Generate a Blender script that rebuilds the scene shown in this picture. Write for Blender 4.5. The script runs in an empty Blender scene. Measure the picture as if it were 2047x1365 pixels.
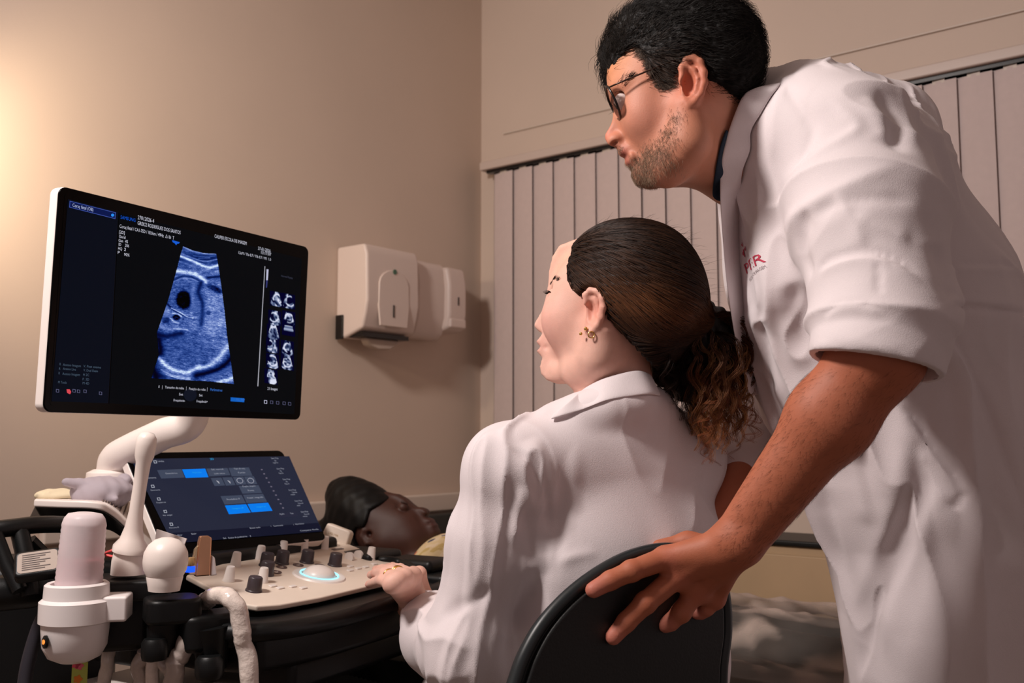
import bpy, math, os
import numpy as np
from mathutils import Vector, Matrix

# ---------------------------------------------------------------- camera, world, lights, exposure
S = bpy.context.scene
COL = S.collection
FPX = 2000.0                       # focal length in pixels of the 2047 px wide frame
PITCH = math.radians(5.4)
CZ = 1.08
CAM = np.array([0.0, 0.0, CZ])
FW = np.array([0.0, math.cos(PITCH), math.sin(PITCH)])
RT = np.array([1.0, 0.0, 0.0])
UPV = np.array([0.0, -math.sin(PITCH), math.cos(PITCH)])
cam_d = bpy.data.cameras.new('camera')
cam = bpy.data.objects.new('camera', cam_d)
COL.objects.link(cam)
cam.location = (0, 0, CZ)
cam.rotation_euler = (math.radians(90) + PITCH, 0, 0)
cam_d.sensor_width = 36
cam_d.lens = 36 * FPX / 2047
cam_d.clip_start = 0.05
cam_d.dof.use_dof = True
cam_d.dof.focus_distance = 1.42
cam_d.dof.aperture_fstop = 6.3
S.camera = cam
S.view_settings.view_transform = 'Standard'
S.view_settings.look = 'None'
S.view_settings.gamma = 1.0
S.view_settings.use_curve_mapping = False
S.view_settings.exposure = 0.0
world = bpy.data.worlds.new('world')
S.world = world
world.use_nodes = True
wb = world.node_tree.nodes['Background']
wb.inputs[0].default_value = (0.62, 0.47, 0.46, 1)
wb.inputs[1].default_value = 0.42

def lamp(name, kind, loc, target, energy, color, **kw):
    l = bpy.data.lights.new(name, kind)
    l.energy = energy
    l.color = color
    for k, v in kw.items():
        setattr(l, k, v)
    o = bpy.data.objects.new(name, l)
    COL.objects.link(o)
    o.location = loc
    o.rotation_euler = (Vector(target) - Vector(loc)).to_track_quat('-Z', 'Y').to_euler()
    return o
# ceiling panel lamp left of and above the camera (key)
lamp('ceiling_lamp_light', 'AREA', (-1.05, 0.75, 2.35), (0.35, 1.5, 1.1), 36, (1.0, 0.90, 0.855), shape='DISK', size=0.30)
# warm wall washer near the left wall, outside the frame
lamp('wall_lamp_light', 'SPOT', (-1.10, 1.73, 1.70), (-0.90, 2.26, 1.62), 14.0, (1.0, 0.80, 0.56), spot_size=math.radians(118), spot_blend=0.8, shadow_soft_size=0.04)

# ---------------------------------------------------------------- geometry helpers
def A(*v):
    return np.array(v, dtype=float)
def P(px, py, D):
    """world point seen at photo pixel px,py at axial distance D"""
    return CAM + D * (FW + RT * (px - 1023.5) / FPX + UPV * (682.5 - py) / FPX)
def PZ(px, py, z):
    d = FW + RT * (px - 1023.5) / FPX + UPV * (682.5 - py) / FPX
    return CAM + d * (z - CZ) / d[2]
def unit(v):
    v = np.asarray(v, float)
    return v / np.linalg.norm(v)
def PP(px, py, c, n):
    d = FW + RT * (px - 1023.5) / FPX + UPV * (682.5 - py) / FPX
    return CAM + d * (((np.asarray(c) - CAM) @ n) / (d @ n))
def proj(p):
    q = np.asarray(p) - CAM
    d = q @ FW
    return np.stack([1023.5 + FPX * (q @ RT) / d, 682.5 - FPX * (q @ UPV) / d], -1)

def lin(c):
    c = np.asarray(c, float) / 255.0
    return np.where(c <= 0.04045, c / 12.92, ((c + 0.055) / 1.055) ** 2.4)

def new_obj(name, verts, faces, mats=None, parent=None, smooth=True, col=None, fmat=None):
    """mesh object in world coordinates; faces: array (n,k) or list"""
    me = bpy.data.meshes.new(name)
    verts = np.asarray(verts, np.float32)
    if isinstance(faces, np.ndarray):
        n, k = faces.shape
        me.vertices.add(len(verts))
        me.vertices.foreach_set('co', verts.ravel())
        me.loops.add(n * k)
        me.loops.foreach_set('vertex_index', faces.astype(np.int32).ravel())
        me.polygons.add(n)
        me.polygons.foreach_set('loop_start', np.arange(0, n * k, k, dtype=np.int32))
        me.update(calc_edges=True)
        me.validate()
    else:
        me.from_pydata([tuple(map(float, v)) for v in verts], [], [tuple(int(i) for i in f) for f in faces])
        me.update()
    if mats is not None:
        for m in (mats if isinstance(mats, (list, tuple)) else [mats]):
            me.materials.append(m)
    if fmat is not None and len(fmat) == len(me.polygons):
        me.polygons.foreach_set('material_index', np.asarray(fmat, np.int32))
    if smooth:
        me.polygons.foreach_set('use_smooth', np.ones(len(me.polygons), bool))
    if col is not None:
        ca = me.color_attributes.new('Col', 'FLOAT_COLOR', 'POINT')
        c4 = np.ones((len(verts), 4), np.float32)
        c4[:, :3] = col
        ca.data.foreach_set('color', c4.ravel())
    o = bpy.data.objects.new(name, me)
    COL.objects.link(o)
    if parent is not None:
        attach(o, parent)
    return o

def attach(o, parent):
    bpy.context.view_layer.update()
    o.parent = parent
    o.matrix_parent_inverse = world_of(parent).inverted()
def world_of(o):
    m = o.matrix_basis.copy()
    if o.parent:
        m = world_of(o.parent) @ o.matrix_parent_inverse @ m
    return m

def tag(o, label=None, cat=None, group=None, kind=None):
    for k, v in (('label', label), ('category', cat), ('group', group), ('kind', kind)):
        if v:
            o[k] = v
    return o
def thing(name, label, cat, loc=(0, 0, 0), group=None):
    o = bpy.data.objects.new(name, None)
    o.empty_display_size = 0.05
    COL.objects.link(o)
    o.location = tuple(map(float, loc))
    return tag(o, label, cat, group)

class MB:
    """collects shapes into one mesh"""
    def __init__(s):
        s.v = []; s.f = []; s.n = 0
    def add(s, v, f):
        v = [tuple(map(float, p)) for p in v]
        s.f += [tuple(i + s.n for i in q) for q in f]
        s.v += v
        s.n += len(v)
        return s
    def box(s, c, X, Y, Z, dx, dy, dz):
        c = A(*c); X, Y, Z = map(lambda q: np.asarray(q, float), (X, Y, Z))
        v = [c + X * a * dx / 2 + Y * b * dy / 2 + Z * g * dz / 2 for a in (-1, 1) for b in (-1, 1) for g in (-1, 1)]
        return s.add(v, [(0, 1, 3, 2), (4, 6, 7, 5), (0, 4, 5, 1), (2, 3, 7, 6), (0, 2, 6, 4), (1, 5, 7, 3)])
    def tube(s, pts, r, n=12, cap=True, flat=None):
        """tube through pts; r scalar or list"""
        pts = [np.asarray(p, float) for p in pts]
        m = len(pts)
        rr = [r] * m if np.isscalar(r) else list(r)
        t0 = unit(pts[1] - pts[0])
        ref = A(0, 0, 1) if abs(t0[2]) < 0.9 else A(1, 0, 0)
        a = unit(np.cross(t0, ref))
        V = []
        for i in range(m):
            t = unit(pts[min(i + 1, m - 1)] - pts[max(i - 1, 0)])
            a = unit(a - t * (a @ t))
            b = np.cross(t, a)
            for k in range(n):
                th = 2 * math.pi * k / n
                V.append(pts[i] + rr[i] * (a * math.cos(th) + b * math.sin(th)))
        Fq = [(i * n + k, i * n + (k + 1) % n, (i + 1) * n + (k + 1) % n, (i + 1) * n + k) for i in range(m - 1) for k in range(n)]
        if cap:
            Fq.append(tuple(range(n))[::-1])
            Fq.append(tuple((m - 1) * n + k for k in range(n)))
        return s.add(V, Fq)
    def lathe(s, o, ax, prof, n=32, ref=None, cap=True):
        """prof: list of (radius, height along ax)"""
        o = np.asarray(o, float); ax = unit(ax)
        r0 = A(0, 0, 1) if abs(ax[2]) < 0.9 else A(1, 0, 0)
        a = unit(np.cross(ax, r0)) if ref is None else unit(ref)
        b = np.cross(ax, a)
        V = [o + ax * h + r * (a * math.cos(2 * math.pi * k / n) + b * math.sin(2 * math.pi * k / n)) for r, h in prof for k in range(n)]
        m = len(prof)
        Fq = [(i * n + k, i * n + (k + 1) % n, (i + 1) * n + (k + 1) % n, (i + 1) * n + k) for i in range(m - 1) for k in range(n)]
        if cap:
            Fq.append(tuple(range(n))[::-1]); Fq.append(tuple((m - 1) * n + k for k in range(n)))
        return s.add(V, Fq)
    def prism(s, o, X, Y, Z, poly, z0, z1):
        """polygon (x,y) extruded along Z from z0 to z1"""
        o, X, Y, Z = map(lambda q: np.asarray(q, float), (o, X, Y, Z))
        n = len(poly)
        V = [o + X * x + Y * y + Z * z for z in (z0, z1) for x, y in poly]
        return s.add(V, [tuple(range(n))[::-1], tuple(range(n, 2 * n))] + [(k, (k + 1) % n, n + (k + 1) % n, n + k) for k in range(n)])
    def build(s, name, mat, parent=None, smooth=False, bevel=0, sub=0, seg=3, angle=35):
        o = new_obj(name, s.v, s.f, mat, parent, smooth=smooth)
        import bmesh
        bm = bmesh.new(); bm.from_mesh(o.data)
        bmesh.ops.recalc_face_normals(bm, faces=bm.faces)
        bm.to_mesh(o.data); bm.free()
        if bevel:
            m = o.modifiers.new('bevel', 'BEVEL'); m.width = bevel; m.segments = seg; m.limit_method = 'ANGLE'; m.angle_limit = math.radians(angle)
            o.data.polygons.foreach_set('use_smooth', np.ones(len(o.data.polygons), bool))
            w = o.modifiers.new('wn', 'WEIGHTED_NORMAL'); w.keep_sharp = False
        elif smooth:
            try:
                o.data.set_sharp_from_angle(angle=math.radians(45))
            except Exception:
                pass
        if sub:
            m = o.modifiers.new('sub', 'SUBSURF'); m.levels = sub; m.render_levels = sub
        return o

def rrect(w, h, r, n=6, cx=0, cy=0):
    """rounded rectangle polygon"""
    pts = []
    for sx, sy, a0 in ((1, 1, 0), (-1, 1, 90), (-1, -1, 180), (1, -1, 270)):
        for k in range(n + 1):
            a = math.radians(a0 + 90 * k / n)
            pts.append((cx + sx * (w / 2 - r) + r * math.cos(a), cy + sy * (h / 2 - r) + r * math.sin(a)))
    return pts

def smooth_path(pts, n=8):
    """Catmull-Rom through pts"""
    p = [np.asarray(q, float) for q in pts]
    p = [2 * p[0] - p[1]] + p + [2 * p[-1] - p[-2]]
    out = []
    for i in range(1, len(p) - 2):
        for k in range(n):
            t = k / n
            a, b, c, d = p[i - 1], p[i], p[i + 1], p[i + 2]
            out.append(0.5 * ((2 * b) + (c - a) * t + (2 * a - 5 * b + 4 * c - d) * t * t + (3 * b - a - 3 * c + d) * t ** 3))
    out.append(p[-2])
    return out

# ---------------------------------------------------------------- materials
def mat(name, rgb, rough=0.5, metal=0.0, noise=0.0, nscale=40.0, bump=0.0, bscale=200.0, emit=None, estr=0.0, attr=False, alpha=None, trans=0.0, sss=0.0, spec=0.5, sheen=0.0, coat=0.0, ior=None, sssr=(1.0, 0.35, 0.2)):
    m = bpy.data.materials.new(name)
    m.use_nodes = True
    nt = m.node_tree
    b = nt.nodes['Principled BSDF']
    b.inputs['Roughness'].default_value = rough
    b.inputs['Metallic'].default_value = metal
    b.inputs['Specular IOR Level'].default_value = spec
    if coat: b.inputs['Coat Weight'].default_value = coat
    if sheen:
        b.inputs['Sheen Weight'].default_value = sheen
        b.inputs['Sheen Roughness'].default_value = 0.5
    if trans: b.inputs['Transmission Weight'].default_value = trans
    if ior: b.inputs['IOR'].default_value = ior
    if alpha is not None: b.inputs['Alpha'].default_value = alpha
    if sss:
        b.inputs['Subsurface Weight'].default_value = sss
        b.inputs['Subsurface Radius'].default_value = sssr
        b.inputs['Subsurface Scale'].default_value = 0.006
    c = tuple(lin(rgb)) + (1,)
    tc = nt.nodes.new('ShaderNodeTexCoord')
    src = None
    if attr:
        a = nt.nodes.new('ShaderNodeVertexColor'); a.layer_name = 'Col'
        src = a.outputs['Color']
    n1 = nt.nodes.new('ShaderNodeTexNoise'); n1.inputs['Scale'].default_value = nscale; n1.inputs['Detail'].default_value = 6
    nt.links.new(tc.outputs['Object'], n1.inputs['Vector'])
    mr = nt.nodes.new('ShaderNodeMapRange')
    mr.inputs['To Min'].default_value = 1 - noise; mr.inputs['To Max'].default_value = 1 + noise
    mr.inputs['From Min'].default_value = 0.25; mr.inputs['From Max'].default_value = 0.75
    nt.links.new(n1.outputs['Fac'], mr.inputs['Value'])
    mx = nt.nodes.new('ShaderNodeVectorMath'); mx.operation = 'SCALE'
    if src is not None: nt.links.new(src, mx.inputs[0])
    else: mx.inputs[0].default_value = c[:3]
    nt.links.new(mr.outputs['Result'], mx.inputs['Scale'])
    nt.links.new(mx.outputs[0], b.inputs['Base Color'])
    if bump:
        n2 = nt.nodes.new('ShaderNodeTexNoise'); n2.inputs['Scale'].default_value = bscale; n2.inputs['Detail'].default_value = 4
        nt.links.new(tc.outputs['Object'], n2.inputs['Vector'])
        bp = nt.nodes.new('ShaderNodeBump'); bp.inputs['Strength'].default_value = bump; bp.inputs['Distance'].default_value = 0.002
        nt.links.new(n2.outputs['Fac'], bp.inputs['Height'])
        nt.links.new(bp.outputs[0], b.inputs['Normal'])
    if emit is not None:
        if emit == 'attr':
            nt.links.new(src, b.inputs['Emission Color'])
        else:
            b.inputs['Emission Color'].default_value = tuple(lin(emit)) + (1,)
        b.inputs['Emission Strength'].default_value = estr
    return m

# ---------------------------------------------------------------- implicit-surface sculpting kit
def smin(a, b, k):
    if k <= 0: return np.minimum(a, b)
    h = np.maximum(k - np.abs(a - b), 0) / k
    return np.minimum(a, b) - h * h * k * 0.25
class Field:
    def __init__(s, lo, hi, h, fine=()):
        """fine: list of (axis, lo, hi, h) with another spacing"""
        s.ax = []
        for a in range(3):
            x = lo[a]; xs = [x]
            while x < hi[a]:
                st = h
                for (fa, fl, fh, fs) in fine:
                    if fa == a and fl <= x <= fh: st = fs
                x += st; xs.append(x)
            s.ax.append(np.array(xs, np.float32))
        s.d = np.full([len(q) for q in s.ax], 0.5, np.float32)
        s.h = h; s.sharp = False
    def sl(s, lo, hi):
        out = []
        for a in range(3):
            i = max(int(np.searchsorted(s.ax[a], lo[a])) - 1, 0); j = min(int(np.searchsorted(s.ax[a], hi[a])) + 1, len(s.ax[a]))
            if j - i < 1: return None
            out.append(slice(i, j))
        return tuple(out)
    def grid(s, q):
        return s.ax[0][q[0]][:, None, None], s.ax[1][q[1]][None, :, None], s.ax[2][q[2]][None, None, :]
    def put(s, lo, hi, fn, k, op='add'):
        m = k + 0.006
        q = s.sl(np.asarray(lo) - m, np.asarray(hi) + m)
        if q is None: return
        v = fn(*s.grid(q)).astype(np.float32)
        if op == 'add': s.d[q] = smin(s.d[q], v, k)
        elif op == 'sub': s.d[q] = -smin(-s.d[q], v, k)
        elif op == 'int': s.d[q] = -smin(-s.d[q], -v, k)
    def rc(s, a, b, r1, r2=None, k=0.02, op='add'):
        """round cone"""
        r2 = r1 if r2 is None else r2
        a = np.asarray(a, float); b = np.asarray(b, float); ab = b - a; L = max(ab @ ab, 1e-9); R = max(r1, r2)
        def fn(X, Y, Z):
            t = np.clip(((X - a[0]) * ab[0] + (Y - a[1]) * ab[1] + (Z - a[2]) * ab[2]) / L, 0, 1)
            return np.sqrt((X - a[0] - t * ab[0]) ** 2 + (Y - a[1] - t * ab[1]) ** 2 + (Z - a[2] - t * ab[2]) ** 2) - (r1 + (r2 - r1) * t)
        s.put(np.minimum(a, b) - R, np.maximum(a, b) + R, fn, k, op)
    def chain(s, pts, rs, k=0.02, op='add'):
        for i in range(len(pts) - 1): s.rc(pts[i], pts[i + 1], rs[i], rs[i + 1], k, op)
    def ec(s, a, b, s1, s2, wd, k=0.03, op='add'):
        """elliptic tapered capsule: s1=(w,d) half sizes at a, wd = direction of w"""
        a = np.asarray(a, float); b = np.asarray(b, float); ab = b - a; L = math.sqrt(ab @ ab) + 1e-9; t_ = ab / L
        w = np.asarray(wd, float); w = unit(w - t_ * (w @ t_)); v = np.cross(t_, w)
        R = max(max(s1), max(s2))
        def fn(X, Y, Z):
            x = X - a[0]; y = Y - a[1]; z = Z - a[2]
            h = x * t_[0] + y * t_[1] + z * t_[2]
            t = np.clip(h / L, 0, 1); e = h - t * L
            ww = s1[0] + (s2[0] - s1[0]) * t; dd = s1[1] + (s2[1] - s1[1]) * t; mm = np.minimum(ww, dd)
            U = x * w[0] + y * w[1] + z * w[2]; V = x * v[0] + y * v[1] + z * v[2]
            q = np.sqrt((U / ww) ** 2 + (V / dd) ** 2 + (e / mm) ** 2)
            g = np.sqrt((U / ww ** 2) ** 2 + (V / dd ** 2) ** 2 + (e / mm ** 2) ** 2) + 1e-6
            return q * (q - 1) / g
        s.put(np.minimum(a, b) - R, np.maximum(a, b) + R, fn, k, op)
    def el(s, c, r, ax=None, k=0.02, op='add'):
        """ellipsoid; ax = 3 axes rows"""
        c = np.asarray(c, float); M = np.eye(3) if ax is None else np.array([unit(q) for q in ax]); R = max(r)
        def fn(X, Y, Z):
            x = X - c[0]; y = Y - c[1]; z = Z - c[2]
            u = [x * M[i][0] + y * M[i][1] + z * M[i][2] for i in range(3)]
            q = np.sqrt(sum((u[i] / r[i]) ** 2 for i in range(3))); g = np.sqrt(sum((u[i] / r[i] ** 2) ** 2 for i in range(3))) + 1e-6
            return q * (q - 1) / g
        s.put(c - R, c + R, fn, k, op)
    def prism(s, poly3, n, half, rnd=0.004, k=0.01, op='add'):
        """planar polygon (3-D pts in a plane with normal n) extruded +-half, rounded"""
        p3 = np.array(poly3); o = p3[0]; n = unit(n); e1 = unit(p3[1] - p3[0]); e1 = unit(e1 - n * (e1 @ n)); e2 = np.cross(n, e1)
        q2 = np.stack([(p3 - o) @ e1, (p3 - o) @ e2], 1); N = len(q2)
        def fn(X, Y, Z):
            x = X - o[0]; y = Y - o[1]; z = Z - o[2]
            u = x * e1[0] + y * e1[1] + z * e1[2]; v = x * e2[0] + y * e2[1] + z * e2[2]; w = x * n[0] + y * n[1] + z * n[2]
            d = np.full(u.shape, 9.0, np.float32); ins = np.zeros(u.shape, bool)
            for i in range(N):
                ax_, ay = q2[i]; bx, by = q2[(i + 1) % N]; ex = bx - ax_; ey = by - ay
                wx = u - ax_; wy = v - ay
                t = np.clip((wx * ex + wy * ey) / (ex * ex + ey * ey + 1e-12), 0, 1)
                d = np.minimum(d, (wx - ex * t) ** 2 + (wy - ey * t) ** 2)
                c = ((ay > v) != (by > v)) & (u < ex * (v - ay) / (ey if abs(ey) > 1e-12 else 1e-12) + ax_)
                ins ^= c
            d = np.sqrt(d); d = np.where(ins, -d, d) + rnd
            h = np.abs(w) - half + rnd
            return np.minimum(np.maximum(d, h), 0) + np.sqrt(np.maximum(d, 0) ** 2 + np.maximum(h, 0) ** 2) - rnd
        s.put(p3.min(0) - half - 0.01, p3.max(0) + half + 0.01, fn, k, op)
    def half(s, p, n, k=0.01, lo=None, hi=None):
        """keep the side opposite to n"""
        p = np.asarray(p, float); n = unit(n)
        lo = [q[0] for q in s.ax] if lo is None else lo; hi = [q[-1] for q in s.ax] if hi is None else hi
        s.put(lo, hi, lambda X, Y, Z: -((X - p[0]) * n[0] + (Y - p[1]) * n[1] + (Z - p[2]) * n[2]), k, 'sub')
    def crease(s, pts, amp, sig, taper=0.35):
        """raise (amp>0) or sink the surface along a 3-D polyline"""
        p = np.array(pts, float); cum = np.concatenate([[0], np.cumsum(np.linalg.norm(np.diff(p, axis=0), axis=1))]); tot = cum[-1] + 1e-9
        m = (4.5 if s.sharp else 3) * sig
        q = s.sl(p.min(0) - m, p.max(0) + m)
        if q is None: return
        X, Y, Z = s.grid(q)
        best = np.full(s.d[q].shape, 9.0, np.float32); tt = np.zeros_like(best)
        for i in range(len(p) - 1):
            a = p[i]; ab = p[i + 1] - a; L = ab @ ab + 1e-12
            t = np.clip(((X - a[0]) * ab[0] + (Y - a[1]) * ab[1] + (Z - a[2]) * ab[2]) / L, 0, 1)
            dd = (X - a[0] - t * ab[0]) ** 2 + (Y - a[1] - t * ab[1]) ** 2 + (Z - a[2] - t * ab[2]) ** 2
            w = dd < best
            best = np.where(w, dd, best); tt = np.where(w, (cum[i] + t * math.sqrt(L)) / tot, tt)
        e = np.clip(np.minimum(tt, 1 - tt) / taper, 0, 1) if taper > 0 else 1.0
        e = e * e * (3 - 2 * e) if taper > 0 else 1.0
        if s.sharp: s.d[q] -= amp * e * (np.exp(-np.sqrt(best + (.3 * sig) ** 2) / sig) * 1.25)
        else: s.d[q] -= amp * e * np.exp(-best / (2 * sig * sig))
    def sample(s, p):
        p = np.atleast_2d(p); idx = []; fr = []
        for a in range(3):
            x = s.ax[a]; i = np.clip(np.searchsorted(x, p[:, a]) - 1, 0, len(x) - 2)
            idx.append(i); fr.append(np.clip((p[:, a] - x[i]) / (x[i + 1] - x[i]), 0, 1))
        out = 0
        for c in range(8):
            b = [(c >> a) & 1 for a in range(3)]
            w = 1
            for a in range(3): w = w * (fr[a] if b[a] else 1 - fr[a])
            out = out + w * s.d[idx[0] + b[0], idx[1] + b[1], idx[2] + b[2]]
        return out
    def grad(s, p, e=0.003):
        p = np.atleast_2d(p)
        g = np.stack([s.sample(p + e * np.eye(3)[a]) - s.sample(p - e * np.eye(3)[a]) for a in range(3)], 1)
        return g / (np.linalg.norm(g, axis=1, keepdims=True) + 1e-9)
    def hit(s, px, py, D0=0.9, D1=2.6, sink=0.0):
        t = np.arange(D0, D1, 0.0015)
        d = FW + RT * (px - 1023.5) / FPX + UPV * (682.5 - py) / FPX
        pts = CAM + t[:, None] * d
        inb = np.all([(pts[:, a] > s.ax[a][0]) & (pts[:, a] < s.ax[a][-1]) for a in range(3)], axis=0)
        v = np.where(inb, s.sample(pts), 1.0)
        i = np.argmax(v < 0)
        if v[i] >= 0:
            i = int(np.argmin(v))
        return pts[i] + d * sink
    def fold(s, pxs, amp, sig, taper=0.35, n=5, sm=True):
        """crease along a polyline given where the photo shows it on this surface"""
        q = smooth_path([A(x, y, 0) for x, y in pxs], n) if sm and len(pxs) > 2 else [A(x, y, 0) for x, y in pxs]
        s.crease([s.hit(a[0], a[1]) for a in q], amp, sig, taper)
    def mesh(s, relax=3):
        d = s.d; I = d < 0
        nx, ny, nz = d.shape
        cnt = np.zeros((nx - 1, ny - 1, nz - 1), np.int8)
        for a in (0, 1):
            for b in (0, 1):
                for c in (0, 1):
                    cnt += I[a:nx - 1 + a, b:ny - 1 + b, c:nz - 1 + c]
        act = (cnt > 0) & (cnt < 8); del cnt
        ci = np.argwhere(act).astype(np.int32)
        ids = np.full(act.shape, -1, np.int32); ids[act] = np.arange(len(ci), dtype=np.int32)
        cv = {}
        for a in (0, 1):
            for b in (0, 1):
                for c in (0, 1): cv[(a, b, c)] = d[ci[:, 0] + a, ci[:, 1] + b, ci[:, 2] + c]
        acc = np.zeros((len(ci), 3)); n = np.zeros(len(ci))
        ks = list(cv)
        for p0 in ks:
            for a in range(3):
                if p0[a] == 0:
                    p1 = list(p0); p1[a] = 1; p1 = tuple(p1)
                    v0, v1 = cv[p0], cv[p1]; cr = (v0 < 0) != (v1 < 0)
                    t = np.where(cr, v0 / np.where(cr, v0 - v1, 1), 0)
                    for b in range(3): acc[:, b] += np.where(cr, (t if b == a else p0[b]), 0)
                    n += cr
        acc /= n[:, None]
        V = np.empty((len(ci), 3))
        for a in range(3):
            x = s.ax[a]; i = ci[:, a]; V[:, a] = x[i] + acc[:, a] * (x[i + 1] - x[i])
        Q = []
        for a in range(3):
            sl0 = [slice(None)] * 3; sl1 = [slice(None)] * 3
            sl0[a] = slice(0, -1); sl1[a] = slice(1, None)
            A0 = I[tuple(sl0)]; A1 = I[tuple(sl1)]
            e = np.argwhere(A0 != A1)
            b, c = (a + 1) % 3, (a + 2) % 3
            ok = (e[:, b] > 0) & (e[:, c] > 0) & (e[:, b] < d.shape[b] - 1) & (e[:, c] < d.shape[c] - 1)
            e = e[ok]
            flip = A0[e[:, 0], e[:, 1], e[:, 2]]
            def at(db, dc):
                f = e.copy(); f[:, b] += db; f[:, c] += dc
                return ids[f[:, 0], f[:, 1], f[:, 2]]
            q = np.stack([at(-1, -1), at(0, -1), at(0, 0), at(-1, 0)], 1)
            q[~flip] = q[~flip][:, ::-1]
            Q.append(q)
        Q = np.concatenate(Q); Q = Q[(Q >= 0).all(1)]
        for it in range(relax):
            for lam in (0.5, -0.52):
                sm = np.zeros_like(V); ct = np.zeros(len(V))
                for k in range(4):
                    i, j = Q[:, k], Q[:, (k + 1) % 4]
                    for b in range(3):
                        sm[:, b] += np.bincount(i, V[j, b], len(V)) + np.bincount(j, V[i, b], len(V))
                    ct += np.bincount(i, minlength=len(V)) + np.bincount(j, minlength=len(V))
                V = V + lam * (sm / np.maximum(ct, 1)[:, None] - V)
        return V, Q

def mesh_normals(V, Q):
    n = np.cross(V[Q[:, 2]] - V[Q[:, 0]], V[Q[:, 3]] - V[Q[:, 1]])
    N = np.zeros_like(V)
    for k in range(4):
        for b in range(3): N[:, b] += np.bincount(Q[:, k], n[:, b], len(V))
    return N / (np.linalg.norm(N, axis=1, keepdims=True) + 1e-12)

def strands(paths, rad, cols, sides=3):
    """paths (N,M,3); rad (N,) or scalar; cols (N,3) or (N,M,3) -> verts, quads, colours"""
    N, M, _ = paths.shape
    T = np.gradient(paths, axis=1); T /= np.linalg.norm(T, axis=2, keepdims=True) + 1e-9
    ref = np.tile(A(0.31, 0.42, 0.85), (N, 1))[:, None, :]
    a = np.cross(T, ref); a /= np.linalg.norm(a, axis=2, keepdims=True) + 1e-9
    b = np.cross(T, a)
    taper = np.linspace(1, 0.25, M)[None, :, None] * np.ones((N, 1, 1))
    r = (np.asarray(rad).reshape(-1, 1, 1) * taper)
    V = np.stack([paths + r * (a * math.cos(t) + b * math.sin(t)) for t in np.arange(sides) * 2 * math.pi / sides], 2)   # N,M,sides,3
    base = (np.arange(N)[:, None, None] * M + np.arange(M - 1)[None, :, None]) * sides
    k = np.arange(sides)[None, None, :]; k2 = (k + 1) % sides
    Q = np.stack([base + k, base + k2, base + sides + k2, base + sides + k], -1).reshape(-1, 4)
    c = np.asarray(cols)
    if c.ndim == 2: c = np.repeat(c[:, None, :], M, 1)
    C = np.repeat(c[:, :, None, :], sides, 2)
    return V.reshape(-1, 3), Q, C.reshape(-1, 3)
def join(parts):
    V = []; Q = []; C = []; n = 0
    for v, q, c in parts:
        V.append(v); Q.append(q + n); C.append(np.broadcast_to(c, v.shape)); n += len(v)
    return np.concatenate(V), np.concatenate(Q), np.concatenate(C)

def text_obj(name, items, frame, material, parent, z=0.0):
    """items: (string, x, y, size, xscale, align); frame = (origin, X, Y, N); one mesh of lettering"""
    o0, X, Y, N = frame
    vs = []; fs = []; n = 0
    for it in items:
        st, x, y, size, xs = it[:5]; al = it[5] if len(it) > 5 else 'LEFT'
        cu = bpy.data.curves.new('t', 'FONT'); cu.body = st; cu.size = size; cu.align_x = al; cu.resolution_u = 2
        ob = bpy.data.objects.new('t', cu); COL.objects.link(ob)
        dg = bpy.context.evaluated_depsgraph_get(); dg.update()
        me = bpy.data.meshes.new_from_object(ob.evaluated_get(dg))
        if len(me.vertices):
            co = np.empty(len(me.vertices) * 3, np.float32); me.vertices.foreach_get('co', co); co = co.reshape(-1, 3)
            vs.append(o0 + X * (x + co[:, :1] * xs) + Y * (y + co[:, 1:2]) + N * z)
            fs += [tuple(i + n for i in p.vertices) for p in me.polygons]; n += len(co)
        bpy.data.objects.remove(ob); bpy.data.curves.remove(cu); bpy.data.meshes.remove(me)
    return new_obj(name, np.concatenate(vs), fs, material, parent, smooth=False)

rng = np.random.default_rng(7)
def snoise(p, s, seed=0):
    r = np.random.default_rng(seed); k = r.normal(0, 1, (7, 3)) * s; ph = r.random(7) * 6.28
    return sum(np.sin(p @ k[i] + ph[i]) for i in range(7)) / 3.0
def wrinkle(V, N, w, axis, fa, fp, amp, seed):
    """drapery ridges: fa = frequency along axis, fp = across it"""
    ax = unit(axis); al = (V @ ax)[:, None] * ax
    q = al * fa + (V - al) * fp
    q = q + .35 * np.stack([snoise(V, 9, seed + 7 + a) for a in range(3)], 1)
    n = snoise(q, 1.0, seed)
    r = np.clip(1 - np.abs(n) * 1.3, 0, 1) ** 1.6
    return V + N * (w * amp * (r - .35))[:, None]
def seg_w(V, a, b, r0, r1):
    a = np.asarray(a, float); ab = np.asarray(b, float) - a; t = np.clip(((V - a) @ ab) / (ab @ ab), 0, 1)
    d = np.linalg.norm(V - a - t[:, None] * ab, axis=1); x = np.clip((r1 - d) / (r1 - r0), 0, 1)
    return x * x * (3 - 2 * x)
def strip(name, e1, e2, m, parent, th=.003, n=6):
    """a cloth band between two 3-D edge polylines"""
    a = smooth_path(e1, n); b = smooth_path(e2, n); N_ = len(a); V = []; 
    for k in (0, .33, .67, 1): V += [p * (1 - k) + q * k for p, q in zip(a, b)]
    Fq = [(k * N_ + i, k * N_ + i + 1, (k + 1) * N_ + i + 1, (k + 1) * N_ + i) for k in range(3) for i in range(N_ - 1)]
    o = new_obj(name, V, Fq, m, parent)
    s_ = o.modifiers.new('thick', 'SOLIDIFY'); s_.thickness = th; s_.offset = 0
    b_ = o.modifiers.new('sub', 'SUBSURF'); b_.levels = 1; b_.render_levels = 2
    return o

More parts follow.
